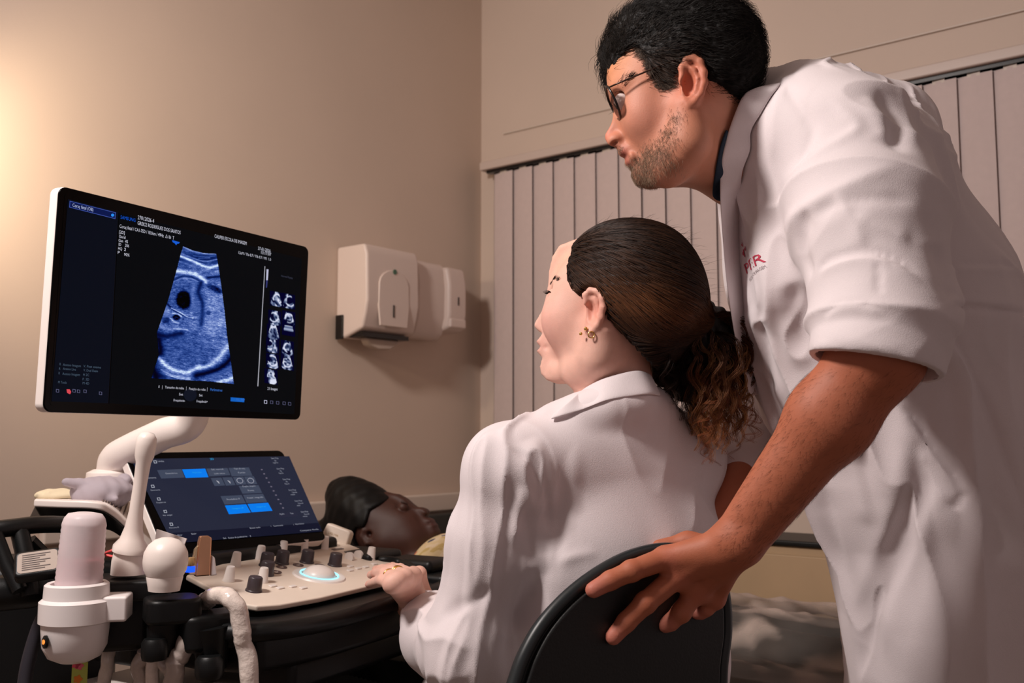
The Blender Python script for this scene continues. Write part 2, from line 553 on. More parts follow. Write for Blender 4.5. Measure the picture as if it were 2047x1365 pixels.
# ---------------------------------------------------------------- the room
CR = A(-.106, 3.37, 0); dL = unit(A(.618, .786, 0)); dR = unit(A(.786, -.618, 0)); ZZ = A(0, 0, 1)
M_wall = mat('wall_paint', (205, 185, 169), 0.75, noise=0.03, nscale=3, bump=0.08, bscale=300)
M_wall2 = mat('wall_paint_window', (203, 184, 170), 0.75, noise=0.03, nscale=3, bump=0.08, bscale=300)
M_ceil = mat('ceiling_paint', (215, 205, 195), 0.8)
M_floor = mat('floor_vinyl', (120, 105, 92), 0.45, noise=0.08, nscale=12)
M_trimw = mat('trim_white', (205, 190, 178), 0.5)
M_black = mat('black_plastic', (10, 12, 13), 0.42, bump=0.1, bscale=900, spec=.35)
M_dark = mat('dark_window', (14, 12, 12), 0.25)
M_white = mat('white_plastic', (232, 218, 208), 0.38)
M_vane = mat('blind_fabric', (200, 182, 178), 0.8, noise=0.03, nscale=60, bump=0.2, bscale=700)

def wallpt(s, z, side, off=0.0):
    return CR + (dL if side == 'L' else dR) * s + (dR if side == 'L' else -dL) * off + ZZ * z
def struct(o):
    o['kind'] = 'structure'; return o
mb = MB(); mb.box(wallpt(-2.05, 1.35, 'L', -.05), dL, dR, ZZ, 4.3, .1, 2.7); struct(mb.build('wall_left', M_wall))
WX0, WX1, WZ0, WZ1 = .058, 2.4, .975, 1.975
mb = MB()
def wr(s0, s1, z0, z1): mb.box(wallpt((s0 + s1) / 2, (z0 + z1) / 2, 'R', -.07), dR, dL, ZZ, s1 - s0, .14, z1 - z0)
wr(0, WX0, 0, 2.7); wr(WX1, 2.9, 0, 2.7); wr(WX0, WX1, 0, WZ0); wr(WX0, WX1, WZ1, 2.7)
struct(mb.build('wall_right', M_wall2))
mb = MB(); mb.box(A(0, .6, -.05), A(1, 0, 0), A(0, 1, 0), ZZ, 8, 7.6, .1); struct(mb.build('floor', M_floor))
mb = MB(); mb.box(A(0, .6, 2.76), A(1, 0, 0), A(0, 1, 0), ZZ, 8, 7.6, .1); struct(mb.build('ceiling', M_ceil))
# window behind the blind
mb = MB(); mb.box(wallpt((WX0 + WX1) / 2, (WZ0 + WZ1) / 2, 'R', -.11), dR, dL, ZZ, WX1 - WX0, .01, WZ1 - WZ0)
win = struct(mb.build('window_1', M_dark))
mb = MB()
for s in (WX0 + .012, 1.2, WX1 - .012): mb.box(wallpt(s, (WZ0 + WZ1) / 2, 'R', -.085), dR, dL, ZZ, .024, .03, WZ1 - WZ0)
for z in (WZ0 + .012, WZ1 - .012): mb.box(wallpt(1.2, z, 'R', -.085), dR, dL, ZZ, WX1 - WX0, .03, .024)
mb.build('window_frame', mat('window_aluminium', (120, 112, 108), 0.4, 0.6), win)
# shallow ledge line above the blind
mb = MB(); mb.box(wallpt(1.5, 2.098, 'R', .004), dR, dL, ZZ, 2.8, .008, .006); struct(mb.build('trim_2', M_trimw, bevel=.002))
# blind
bl = thing('vertical_blind', 'pale vertical slat blind hanging over the dark window on the right wall', 'blind', wallpt(1.2, 1.95, 'R', .05))
mb = MB(); mb.box(wallpt(1.42, 1.979, 'R', .035), dR, dL, ZZ, 2.74, .07, .028); mb.build('headrail', mat('rail_white', (196, 178, 168), .45), bl, bevel=.004)
mb = MB(); mb.box(wallpt(1.42, 1.961, 'R', .045), dR, dL, ZZ, 2.70, .022, .012); mb.build('track', M_dark, bl)
ang = math.radians(7)
vd = dR * math.cos(ang) - dL * math.sin(ang); vn = np.cross(vd, ZZ)
i = 0
s = .134
while s < 2.55:
    mb = MB()
    jit = rng.normal(0, .012)
    v1 = unit(vd + vn * jit); n1 = np.cross(v1, ZZ); c = wallpt(s, 0, 'R', .045)
    poly = [(-.0425, 0), (-.02, .0016), (0, .0022), (.02, .0016), (.0425, 0), (.0425, -.0006), (0, .0014), (-.0425, -.0006)]
    mb.prism(c, v1, n1, ZZ, poly, 1.012, 1.951)
    mb.build('slat', M_vane, bl, smooth=True)
    mb = MB().box(c + ZZ * 1.953, v1, n1, ZZ, .03, .004, .014); mb.build('hanger', M_trimw, bl)
    s += .081; i += 1

# paper towel dispenser
M_disp = mat('dispenser_plastic', (214, 196, 186), 0.4)
def disp_frame(s, z): return wallpt(s, z, 'L', 0)
tw = thing('paper_towel_dispenser', 'large white paper towel dispenser with a dark lock slot on the left wall', 'dispenser', wallpt(-.54, 1.36, 'L'))
w_, h_, d_ = .213, .262, .13
side = [(0, 0.0), (.035, -.005), (.11, .02), (.122, .06), (.13, .10), (.126, h_ - .03), (.115, h_), (0, h_)]
mb = MB(); mb.prism(wallpt(-.65, 1.362, 'L'), dR, ZZ, dL, side, 0, w_)
mb.build('cover', M_disp, tw, bevel=.009)
mb = MB(); arch = [(-.055, .03), (.055, .03), (.062, .09)] + [(.06 * math.cos(a), .15 + .045 * math.sin(a)) for a in np.linspace(0.1, math.pi - .1, 10)] + [(-.062, .09)]
mb.prism(wallpt(-.545, 1.362, 'L', .126), dL, ZZ, dR, arch, 0, .0065); mb.build('raised_panel', M_disp, tw, bevel=.003)
mb = MB(); mb.box(wallpt(-.548, 1.362 + .075, 'L', .1335), dL, dR, ZZ, .005, .003, .036); mb.build('lock_slot', M_dark, tw, bevel=.001)
mb = MB(); mb.lathe(wallpt(-.545, 1.362 + .19, 'L', .1325), dR, [(0.0, 0), (.0075, 0), (.0075, .002), (0, .002)], 20); mb.build('green_emblem', mat('green_emblem', (70, 105, 85), .5), tw)
mb = MB(); mb.box(wallpt(-.548, 1.366, 'L', .06), dL, dR, ZZ, w_ - .03, .09, .012); mb.build('dispensing_slot', M_dark, tw)
mb = MB(); pr = [(-.07, .002), (-.055, -.018), (-.02, -.03), (.03, -.028), (.06, -.012), (.068, .002)]
mb.prism(wallpt(-.545, 1.358, 'L', .06), dL, ZZ, dR, pr, 0, .03); mb.build('paper_towel', mat('paper', (190, 172, 158), .9), tw, bevel=.006)
mb = MB(); mb.box(wallpt(-.652, 1.39, 'L', .02), dL, dR, ZZ, .008, .03, .07); mb.build('side_gap', M_dark, tw, bevel=.003)
# soap dispenser
sd = thing('soap_dispenser', 'narrow cream soap dispenser beside the paper towel dispenser near the corner', 'dispenser', wallpt(-.28, 1.38, 'L'))
side = [(0, .005), (.05, 0), (.075, .02), (.09, .07), (.092, .16), (.085, .225), (.07, .24), (0, .24)]
mb = MB(); mb.prism(wallpt(-.405, 1.376, 'L'), dR, ZZ, dL, side, 0, .135); mb.build('housing', M_disp, sd, bevel=.012)
side = [(0, .02), (.07, .02), (.104, .03), (.112, .08), (.112, .17), (.10, .225), (0, .225)]
mb = MB(); mb.prism(wallpt(-.285, 1.382, 'L'), dR, ZZ, dL, side, 0, .085); mb.build('cover', M_disp, sd, bevel=.012)
mb = MB(); mb.box(wallpt(-.243, 1.50, 'L', .1125), dL, dR, ZZ, .004, .003, .026); mb.build('lock_slot', M_dark, sd)
mb = MB(); mb.box(wallpt(-.243, 1.43, 'L', .104), dL, dR, ZZ, .074, .02, .03); mb.build('push_button', M_disp, sd, bevel=.006)
# small nail on the right wall
pt = PP(1262, 29, CR, -dL)
mb = MB(); mb.lathe(pt, -dL, [(0, -.004), (.0035, -.004), (.0045, .002), (.003, .004), (0, .004)], 12)
tag(mb.build('wall_nail', mat('nail', (95, 75, 68), .5, .4), smooth=True), 'tiny dark nail head high on the wall above the blind, near the man\'s hair', 'nail')

# wall guard rail and padded bench at the left wall
mb = MB(); mb.box(wallpt(-.75, .872, 'L', .012), dL, dR, ZZ, 1.48, .024, .055); struct(mb.build('trim_1', M_trimw, bevel=.006))
M_vinyl = mat('dark_vinyl', (24, 28, 27), .45, noise=.1, bump=.1, bscale=80)
wb_ = thing('wall_bench', 'dark padded bench against the left wall beyond the lying person', 'bench', wallpt(-.35, 0, 'L', .2))
mb = MB(); mb.box(wallpt(-.34, .79, 'L', .05), dL, dR, ZZ, .62, .05, .10); mb.build('backrest', M_vinyl, wb_, bevel=.012)
mb = MB(); mb.box(wallpt(-.34, .44, 'L', .22), dL, dR, ZZ, .62, .36, .09); mb.build('seat', M_vinyl, wb_, bevel=.015)
mb = MB(); mb.box(wallpt(-.34, .6, 'L', .035), dL, dR, ZZ, .05, .02, .34); mb.build('upright', M_black, wb_, bevel=.003)
for s_ in (-.62, -.06):
    for o_ in (.07, .37):
        mb = MB(); mb.box(wallpt(s_, .2, 'L', o_), dL, dR, ZZ, .03, .03, .4); mb.build('leg', M_black, wb_, bevel=.003)
# cabinet below the window
cb = thing('low_cabinet', 'beige low cabinet with a dark top edge below the window behind the standing man', 'cabinet', wallpt(1.45, 0, 'R', .12))
M_beige = mat('beige_laminate', (176, 150, 118), .55, noise=.04, nscale=8)
mb = MB(); mb.box(wallpt(1.45, .405, 'R', .10), dR, dL, ZZ, 1.0, .2, .81); mb.build('body', M_beige, cb, bevel=.003)
mb = MB(); mb.box(wallpt(1.45, .818, 'R', .105), dR, dL, ZZ, 1.02, .21, .014); mb.build('top', M_black, cb, bevel=.004)
for s_ in (1.205, 1.695):
    mb = MB(); mb.box(wallpt(s_, .41, 'R', .206), dR, dL, ZZ, .48, .014, .76); dd = mb.build('door', M_beige, cb, bevel=.003)
    mb = MB(); mb.box(wallpt(s_ + .2, .6, 'R', .22), dR, dL, ZZ, .012, .016, .1); mb.build('handle', M_black, dd, bevel=.004)
# window sill line
mb = MB(); mb.box(wallpt(1.25, .985, 'R', .02), dR, dL, ZZ, 2.5, .04, .014); struct(mb.build('trim_3', mat('dark_sill', (38, 40, 38), .4), bevel=.003))

# ---------------------------------------------------------------- exam couch with sheet
BU = dR; BN = unit(A(.618, .786, 0)); B0 = A(-.28, 2.2, 0) + BN * .46
def bedpt(s, t, z): return B0 + BU * s + BN * t + ZZ * z
cch = thing('exam_couch', 'dark padded exam couch on which the person lies, behind the ultrasound machine', 'couch', bedpt(.7, 0, 0))
mb = MB(); mb.box(bedpt(.72, 0, .60), BU, BN, ZZ, 1.86, .62, .09); mb.build('mattress', M_vinyl, cch, bevel=.02)
mb = MB(); mb.box(bedpt(.72, 0, .52), BU, BN, ZZ, 1.82, .56, .06); mb.build('frame', M_black, cch, bevel=.004)
for s_ in (-.15, 1.5):
    for t_ in (-.22, .22):
        mb = MB(); mb.box(bedpt(s_, t_, .25), BU, BN, ZZ, .05, .05, .50); mb.build('leg', M_black, cch, bevel=.004)

# ---------------------------------------------------------------- ultrasound machine
class Plane:
    def __init__(s, o, X, Y):
        s.o = np.asarray(o, float); s.X = unit(X); s.N = unit(np.cross(s.X, Y)); s.Y = np.cross(s.N, s.X)
    def w(s, x, y, z=0.0): return s.o + s.X * x + s.Y * y + s.N * z
    def px(s, px, py, z=0.0):
        p = PP(px, py, s.o + s.N * z, s.N) - s.o
        return p @ s.X, p @ s.Y
    def at(s, px, py, z=0.0): return s.w(*s.px(px, py, z), z)
    def frame(s): return (s.o, s.X, s.Y, s.N)
def pose(c, yaw, tilt, roll=0.0):
    X = A(math.cos(yaw), math.sin(yaw), 0); N = A(math.sin(yaw), -math.cos(yaw), 0)
    U = ZZ * math.cos(tilt) - N * math.sin(tilt); N2 = np.cross(X, U)
    X2 = X * math.cos(roll) + U * math.sin(roll)
    return Plane(c, X2, np.cross(N2, X2))
um = thing('ultrasound_machine', 'white and black ultrasound machine with a lit scan monitor, tilted touch screen and knob panel', 'ultrasound machine', (-.62, 1.75, 0))
M_gloss = mat('glass_black', (2, 2, 3), 0.25, spec=.12)
M_shell = mat('shell_white', (244, 234, 228), 0.35)
M_cream = mat('panel_cream', (234, 219, 203), 0.42, noise=.02)
M_grey = mat('knob_dark', (62, 54, 58), 0.38)
M_wknob = mat('knob_white', (238, 230, 224), 0.35)
MON = pose((-.5047, 1.5848, 1.2678), 1.0392, -.0338, -.0072)
mw, mh = .51, .315
mon = MB().prism(*MON.frame(), rrect(mw, mh, .012), -.022, -.002).build('monitor', M_shell, um, bevel=.004)
MB().prism(*MON.frame(), rrect(mw - .001, mh - .001, .012), -.004, 0).build('bezel', M_gloss, mon, bevel=.0015)
MB().prism(*MON.frame(), rrect(mw - .018, mh - .018, .006), -.001, .0004).build('screen_glass', M_gloss, mon)
MB().prism(MON.w(0, 0, -.04), MON.X, MON.Y, MON.N, rrect(mw * .72, mh * .72, .03), -.008, .02).build('back_cover', M_shell, mon, bevel=.012)
MT = {}
def emat(c, s=1.0):
    k = (c, s)
    if k not in MT:
        MT[k] = mat('light_%d_%d_%d' % c, (1, 1, 2), 0.6, emit=c, estr=s, spec=.1)
    return MT[k]
def quad_mb(pl, pts, z, mb):
    mb.add([pl.at(x, y, z) for x, y in pts], [tuple(range(len(pts)))]); return mb
def flat(pl, name, pts, m, parent, z=.0012, th=.0004):
    q = [pl.px(x, y, z) for x, y in pts]
    return MB().prism(*pl.frame(), q, z, z + th).build(name, m, parent)
# dim navy side panes
flat(MON, 'side_pane', [(136, 398), (236, 424), (216, 806), (103, 802)], emat((5, 10, 22)), mon, z=.0006)
flat(MON, 'main_pane', [(238, 425), (603, 517), (588, 828), (218, 806)], emat((2, 5, 9)), mon, z=.0006)
# scan picture -------------------------------------------------
def zc(x, y): return (280 + x / 4.0145, 460 + y / 4.0145)
sec = [zc(*q) for q in [(345, 128), (420, 160), (500, 180), (560, 187), (612, 188), (632, 300), (652, 440), (676, 620), (700, 850), (728, 1040), (754, 1236), (560, 1215), (380, 1205), (210, 1196), (90, 1188), (150, 1000), (140, 880), (134, 822), (180, 690), (225, 560), (262, 430), (300, 290), (325, 190)]]
gx = np.linspace(290, 470, 300); gy = np.linspace(488, 772, 470)
GX, GY = np.meshgrid(gx, gy)
def inpoly(X, Y, poly):
    ins = np.zeros(X.shape, bool); n = len(poly)
    for i in range(n):
        x0, y0 = poly[i]; x1, y1 = poly[(i + 1) % n]
        if y0 != y1: ins ^= ((y0 > Y) != (y1 > Y)) & (X < (x1 - x0) * (Y - y0) / (y1 - y0) + x0)
    return ins
def pdist(X, Y, pts):
    b = np.full(X.shape, 1e9)
    for (x0, y0), (x1, y1) in zip(pts[:-1], pts[1:]):
        ex, ey = x1 - x0, y1 - y0; t = np.clip(((X - x0) * ex + (Y - y0) * ey) / (ex * ex + ey * ey + 1e-9), 0, 1)
        b = np.minimum(b, (X - x0 - ex * t) ** 2 + (Y - y0 - ey * t) ** 2)
    return np.sqrt(b)
def spt(pts):
    q = smooth_path([A(x, y, 0) for x, y in pts], 6)
    return [(a[0], a[1]) for a in q]
def vnoise(X, Y, sx, sy, seed, ang=0.0):
    r = np.random.default_rng(seed); g = r.random((64, 64)); c, s_ = math.cos(ang), math.sin(ang)
    u = (X * c + Y * s_) / sx; v = (-X * s_ + Y * c) / sy
    i = np.floor(u).astype(int); j = np.floor(v).astype(int); fu = u - i; fv = v - j
    fu = fu * fu * (3 - 2 * fu); fv = fv * fv * (3 - 2 * fv)
    q = lambda a, b: g[a % 64, b % 64]
    return (q(i, j) * (1 - fu) + q(i + 1, j) * fu) * (1 - fv) + (q(i, j + 1) * (1 - fu) + q(i + 1, j + 1) * fu) * fv
ZX = (GX - 280) * 4.0145; ZY = (GY - 460) * 4.0145
I_ = 0.44 + 0.20 * (vnoise(ZX, ZY, 40, 16, 1, .25) - .5) + .24 * (vnoise(ZX, ZY, 16, 6, 2, .2) - .5) + .20 * (vnoise(ZX, ZY, 7, 4, 3) - .5)
def blob(cx, cy, rx, ry, v, soft=.35, ang=0):
    global I_
    c, s_ = math.cos(ang), math.sin(ang); u = ((ZX - cx) * c + (ZY - cy) * s_) / rx; w = (-(ZX - cx) * s_ + (ZY - cy) * c) / ry
    m = 1 / (1 + np.exp((np.sqrt(u * u + w * w) - 1) / (soft * .25))); I_ = I_ * (1 - m) + (v + .7 * (I_ - .44)) * m
def line(pts, w, v):
    global I_
    d = pdist(ZX, ZY, spt(pts)); m = np.exp(-(d / w) ** 2); I_ = I_ * (1 - m) + v * m
line([(300, 215), (440, 225), (640, 230)], 46, .16)
line([(345, 132), (420, 165), (500, 185), (612, 190)], 7, .62)
line([(330, 186), (400, 215), (470, 240), (540, 250), (625, 232)], 6, .55)
line([(430, 205), (500, 212), (600, 208)], 4, .4); line([(470, 225), (560, 222)], 4, .45)
line([(315, 205), (400, 238), (480, 275), (560, 300), (635, 278)], 12, .92)
line([(310, 250), (400, 280), (470, 300)], 6, .5)
line([(280, 395), (340, 370), (400, 372), (470, 400)], 12, .2)
line([(270, 325), (350, 336), (420, 345), (480, 375), (525, 410)], 16, .95)
line([(262, 420), (330, 388), (400, 388), (465, 412)], 5, .6); line([(268, 425), (330, 440), (390, 430)], 4, .5)
blob(600, 470, 70, 22, .08, .6, .45)
line([(545, 380), (640, 372)], 12, .1)
blob(350, 520, 120, 120, .36, .9)
blob(352, 560, 60, 74, .0, .3, -.15); blob(378, 560, 16, 14, .14, 1.2)
line([(210, 585), (270, 640), (340, 680), (410, 706)], 8, .08)
line([(250, 625), (320, 660), (380, 695), (425, 705)], 5, .8)
line([(190, 610), (230, 660), (200, 700), (160, 740)], 16, .6)
line([(150, 760), (200, 790), (260, 800)], 10, .62); line([(270, 790), (380, 800)], 7, .75)
blob(292, 700, 30, 24, .02, .4); line([(262, 668), (300, 672), (330, 690)], 7, .85); line([(240, 705), (275, 735), (310, 748)], 7, .8)
blob(205, 720, 34, 26, .12, .8)
line([(490, 420), (468, 500), (500, 580), (500, 680), (490, 760)], 19, .12)
line([(430, 430), (420, 540), (440, 640)], 20, .48)
blob(548, 665, 17, 17, .05, .6); blob(620, 720, 95, 160, .62, 1.6, .1)
line([(130, 830), (200, 850), (250, 845), (330, 830)], 26, .08)
blob(390, 980, 190, 150, .36, .5); blob(300, 960, 90, 80, .42, 1.5)
line([(150, 880), (165, 960), (150, 1010)], 34, .03)
line([(155, 1030), (210, 1085), (280, 1125), (370, 1142), (430, 1122), (475, 1095)], 17, .9)
line([(705, 925), (665, 985), (610, 1045), (545, 1090), (480, 1110)], 19, .85)
line([(745, 1010), (680, 1080), (590, 1130), (450, 1165)], 30, .03)
line([(730, 1110), (640, 1150), (540, 1180)], 16, .4); line([(760, 1180), (690, 1205), (620, 1225)], 18, .88)
line([(170, 1120), (260, 1165), (400, 1190)], 8, .7); line([(210, 1160), (300, 1185), (400, 1198)], 4, .8); line([(120, 1150), (200, 1180)], 18, .2)
line([(60, 1000), (100, 1100), (130, 1180)], 46, .02)
I_ = np.clip(I_ * 1.08 * (1 + .45 * (vnoise(ZX, ZY, 22, 3.2, 8, .12) - .5) + .3 * (vnoise(ZX, ZY, 4, 3, 9) - .5)), 0, 1)
edge = np.clip(np.minimum(1, (ZX - 20) / 200), 0, 1)
col = np.stack([I_ ** 3.0 * .72, I_ ** 1.9 * .56 + I_ ** 5 * .30, np.clip(I_ ** 1.15 * 1.0, 0, 1)], -1)
col = np.clip(col, 0, 1) ** 1.15
ok = inpoly(GX, GY, sec)
qi = ok[:-1, :-1] & ok[1:, :-1] & ok[:-1, 1:] & ok[1:, 1:]
nid = np.arange(GX.size).reshape(GX.shape)
Q = np.stack([nid[:-1, :-1][qi], nid[1:, :-1][qi], nid[1:, 1:][qi], nid[:-1, 1:][qi]], 1)
dv = FW + RT * (GX.reshape(-1, 1) - 1023.5) / FPX + UPV * (682.5 - GY.reshape(-1, 1)) / FPX
op = MON.w(0, 0, .0012); V = CAM + dv * (((op - CAM) @ MON.N) / (dv @ MON.N))[:, None]
used = np.unique(Q); rm = np.full(len(V), -1); rm[used] = np.arange(len(used))
M_scan = mat('scan_light', (2, 2, 3), .6, spec=.05, attr=True, emit='attr', estr=1.0)
M_scan.node_tree.nodes['Principled BSDF'].inputs['Base Color'].default_value = (0, 0, 0, 1)
for l in list(M_scan.node_tree.links):
    if l.to_socket.name == 'Base Color': M_scan.node_tree.links.remove(l)
new_obj('scan_image', V[used], rm[Q], M_scan, mon, smooth=False, col=col.reshape(-1, 3)[used])
# thumbnails ---------------------------------------------------
def tc(x, y): return (500 + x / 4.55, 500 + y / 4.55)
thumbs = [(238, 445), (350, 465), (225, 615), (352, 622), (212, 745), (350, 712), (205, 868), (338, 890), (205, 1010), (338, 1022), (190, 1150)]
for n, (cx, cy) in enumerate(thumbs):
    px0, py0 = tc(cx, cy); r = np.random.default_rng(20 + n); G = 34
    a_, b_ = np.meshgrid(np.linspace(-1, 1, G), np.linspace(-1, 1, G))
    sx, sy = 13.0, 14.5
    X_, Y_ = px0 + a_ * sx, py0 + b_ * sy + a_ * 2.4
    v = vnoise(a_ + 5, b_ + 5, .32, .22, 50 + n, r.random() * 3) ** 2 * 1.1 * (vnoise(a_ + 3, b_ + 9, .8, .8, 70 + n) > .35)
    rr = np.abs(np.sqrt((a_ - r.normal(0, .15)) ** 2 + (b_ + .05) ** 2) - .6 - .1 * r.random()); v += .9 * np.exp(-(rr / .09) ** 2) * (vnoise(a_ + 7, b_ + 2, .6, .6, 90 + n) > .45)
    if n == 10: v = np.where((b_ > .25) & (a_ > -.2) & (b_ > .9 - .8 * (a_ + .4)), 1.0, v)
    if n == 5: v = np.where(np.abs(b_) < .35, .3 + .3 * (np.sin(b_ * 14) > 0), 0) * (np.abs(a_) < .7)
    v = np.clip(v, 0, 1) * np.where((np.abs(a_) < .38 + .3 * (b_ + 1)) & (np.sqrt(a_ ** 2 + b_ ** 2) < 1.1), 1, 0)
    c3 = np.stack([v ** 1.5 * .7, v ** 1.3 * .72, v * .85 + .02], -1)
    dv = FW + RT * (X_.reshape(-1, 1) - 1023.5) / FPX + UPV * (682.5 - Y_.reshape(-1, 1)) / FPX
    V = CAM + dv * (((op - CAM) @ MON.N) / (dv @ MON.N))[:, None]; ni = np.arange(G * G).reshape(G, G)
    new_obj('thumbnail', V, np.stack([ni[:-1, :-1].ravel(), ni[1:, :-1].ravel(), ni[1:, 1:].ravel(), ni[:-1, 1:].ravel()], 1), M_scan, mon, smooth=False, col=c3.reshape(-1, 3))
# lettering ----------------------------------------------------
def T(st, px, py, hpx, endx=None, endy=None, pl=MON, al='LEFT'):
    """text whose lower left is at the pixel; hpx letter height; optional right end pixel sets the width"""
    x, y = pl.px(px, py); x2, y2 = pl.px(px, py - hpx); size = abs(y2 - y) * 1.42
    xs = .78
    if endx is not None:
        x3, _ = pl.px(endx, endy if endy is not None else py)
        cu = bpy.data.curves.new('m', 'FONT'); cu.body = st; cu.size = size; ob = bpy.data.objects.new('m', cu); COL.objects.link(ob); bpy.context.view_layer.update()
        wd = ob.dimensions[0]; bpy.data.objects.remove(ob); bpy.data.curves.remove(cu)
        xs = abs(x3 - x) / max(wd, 1e-6)
    return (st, x, y, size, xs, al)
W_ = [T('27012026-4', 273.5, 438, 8, 306, 447), T('GREICE RODRIGUES DOS SANTOS', 273, 449, 7.5, 359, 469),
      T('Coraç fetal / CA1-7SD / 18.0cm / 49Hz  △ Ibi  T', 237, 455, 7, 346, 478), T('[2D]', 236, 466, 6, 247), T('Geral', 236, 475, 6, 249), T('Gan', 235, 483, 6, 244), T('45', 248, 485, 6, 254),
      T('ID', 235, 491, 6, 240), T('206', 248, 493, 6, 256), T('HQ', 234, 499, 6, 242), T('2', 246, 501, 6, 250), T('P', 233, 507, 6, 237), T('90%', 246, 511, 6, 257),
      T('CALIPER ESCOLA DE IMAGEM', 427, 475, 7, 491, 490), T('27-01-2026', 514, 499, 6.5, 539, 503), T('13:17:07', 519, 507, 6.5, 539, 512), T('12cM / TIs 0.7 / TIb 0.7 / MI  1.0', 474, 507, 5.5, 539, 521),
      T('Tamanho da roiba', 328, 776, 5, 366), T('Posição da roiba', 376, 779, 5, 409), T('|', 322, 776, 6), T('|', 370, 778, 6), T('|', 412, 780, 6), T('8', 315, 775, 5), T('Set', 356, 790, 5, 364), T('Set', 396, 792, 5, 403), T('Frequência-', 345, 802, 5, 368), T('Frequência+', 391, 804, 5, 413),
      T('21 Images', 533, 779, 5.5, 553)]
for nm, sl_ in (('patient_lettering', W_[0:2]), ('preset_lettering', W_[2:3]), ('settings_lettering', W_[3:13]), ('clinic_lettering', W_[13:14]), ('date_lettering', W_[14:17]), ('menu_bar_lettering', W_[17:27]), ('count_lettering', W_[27:])):
    text_obj(nm, sl_, MON.frame(), emat((210, 210, 225), .9), mon, z=.0018)
W2 = [T('Coraç fetal (OB)', 142.5, 413, 7, 184, 423)]
text_obj('preset_label', W2, MON.frame(), emat((190, 200, 240), .9), mon, z=.0022)
text_obj('brand_lettering', [T('SAMSUNG', 239, 437, 7, 269, 441)], MON.frame(), emat((10, 80, 200)), mon, z=.0018)
W3 = [T('Acesso Imagem', 124, 731, 5, 160, 733), T('Acesso Live', 124, 739, 5, 150, 740), T('Acesso Imagem', 123, 749, 5, 158, 751), T('R', 117, 730, 5), T('R', 116, 739, 5), T('R', 115, 748, 5), T('V. Post exame', 165, 734, 5, 200, 737), T('V. Dual Exam', 165, 742, 5, 194, 744), T('H 2C', 164, 751, 5, 176), T('P. 3D', 163, 760, 5, 176), T('M 4D', 163, 768, 5, 176), T('M Tools', 114, 766, 5, 131)]
text_obj('menu_lettering', W3, MON.frame(), emat((72, 88, 106)), mon, z=.0018)
for it_ in (T('Parâmetros', 418, 781, 5.5, 442), T('5L 3D', 470, 800, 4, 487)): text_obj('hint_lettering', [it_], MON.frame(), emat((55, 110, 200)), mon, z=.0022)
text_obj('hint_lettering', [T('Normal Display', 560, 553, 4, 583, 557)], MON.frame(), emat((60, 62, 80)), mon, z=.0022)
# frames and icons
def outline(pl, name, pts, wd, m, parent, z=.0014):
    mb = MB(); n = len(pts)
    for i in range(n):
        a = pl.at(*pts[i], z); b = pl.at(*pts[(i + 1) % n], z); mb.box((a + b) / 2, unit(b - a), np.cross(pl.N, unit(b - a)), pl.N, np.linalg.norm(b - a) + wd, wd, .0004)
    return mb.build(name, m, parent)
flat(MON, 'preset_field', [(140, 402), (231, 425), (230, 437), (139, 414)], emat((8, 22, 74)), mon)
outline(MON, 'preset_frame', [(140, 402), (231, 425), (230, 437), (139, 414)], .0008, emat((60, 80, 160)), mon, z=.002)
flat(MON, 'blue_dot', [(225 + 3 * math.cos(a), 430 + 3 * math.sin(a)) for a in np.linspace(0, 6.28, 10)[:-1]], emat((40, 140, 240)), mon, z=.002)
flat(MON, 'probe_marker', [(344, 480), (359, 484), (357, 487), (354, 487), (352, 490), (349, 486), (345, 484)], emat((20, 90, 210)), mon)
flat(MON, 'scale_line', [(529, 532), (530, 532), (516, 772), (514.5, 772)], emat((170, 170, 180)), mon)
flat(MON, 'grey_bar', [(533, 538), (536.5, 538.5), (535, 560), (532, 560)], emat((190, 190, 215)), mon)
flat(MON, 'grey_bar_lower', [(532, 560), (535, 560), (533.5, 575), (531.5, 575)], emat((50, 55, 110)), mon)
flat(MON, 'progress_bar', [(461, 794), (488, 796), (488, 804), (461, 802)], emat((15, 95, 190)), mon)
flat(MON, 'red_icon', [(133, 778), (139, 778), (142, 783), (140, 788), (134, 785)], emat((215, 70, 80)), mon)
outline(MON, 'window_icon', [(528.5, 800), (533.5, 800.5), (533.5, 806.5), (528.5, 806)], .0007, emat((200, 200, 225)), mon)
for (x, y) in ((148, 781), (157, 782), (170, 782), (201, 786), (543, 804), (555, 805), (568, 806), (579, 807), (115, 781)):
    outline(MON, 'tool_icon', [(x - 2.5, y - 3), (x + 2.5, y - 2.5), (x + 2.5, y + 3), (x - 2.5, y + 2.5)], .0006, emat((90, 90, 120)), mon)
flat(MON, 'dial_icon', [(380 + 13 * math.cos(a), 789 + 13 * math.sin(a)) for a in np.linspace(0, 6.28, 20)[:-1]], emat((12, 18, 32)), mon)
# monitor arm
fl = MB(); ar = smooth_path([MON.w(.05, -.06, -.055), P(385, 838, 1.70), P(325, 868, 1.72), P(262, 899, 1.75), P(234, 918, 1.77), P(229, 945, 1.78), P(229, 975, 1.78)], 8)
fl.tube(ar, [.024 + .00018 * i for i in range(len(ar))], 20).build('monitor_arm', M_shell, um, smooth=True)
MB().lathe(P(229, 985, 1.78), ZZ, [(.0, 0), (.048, 0), (.050, .01), (.048, .036), (.036, .042), (0, .042)], 32).build('arm_base', M_shell, um, smooth=True)
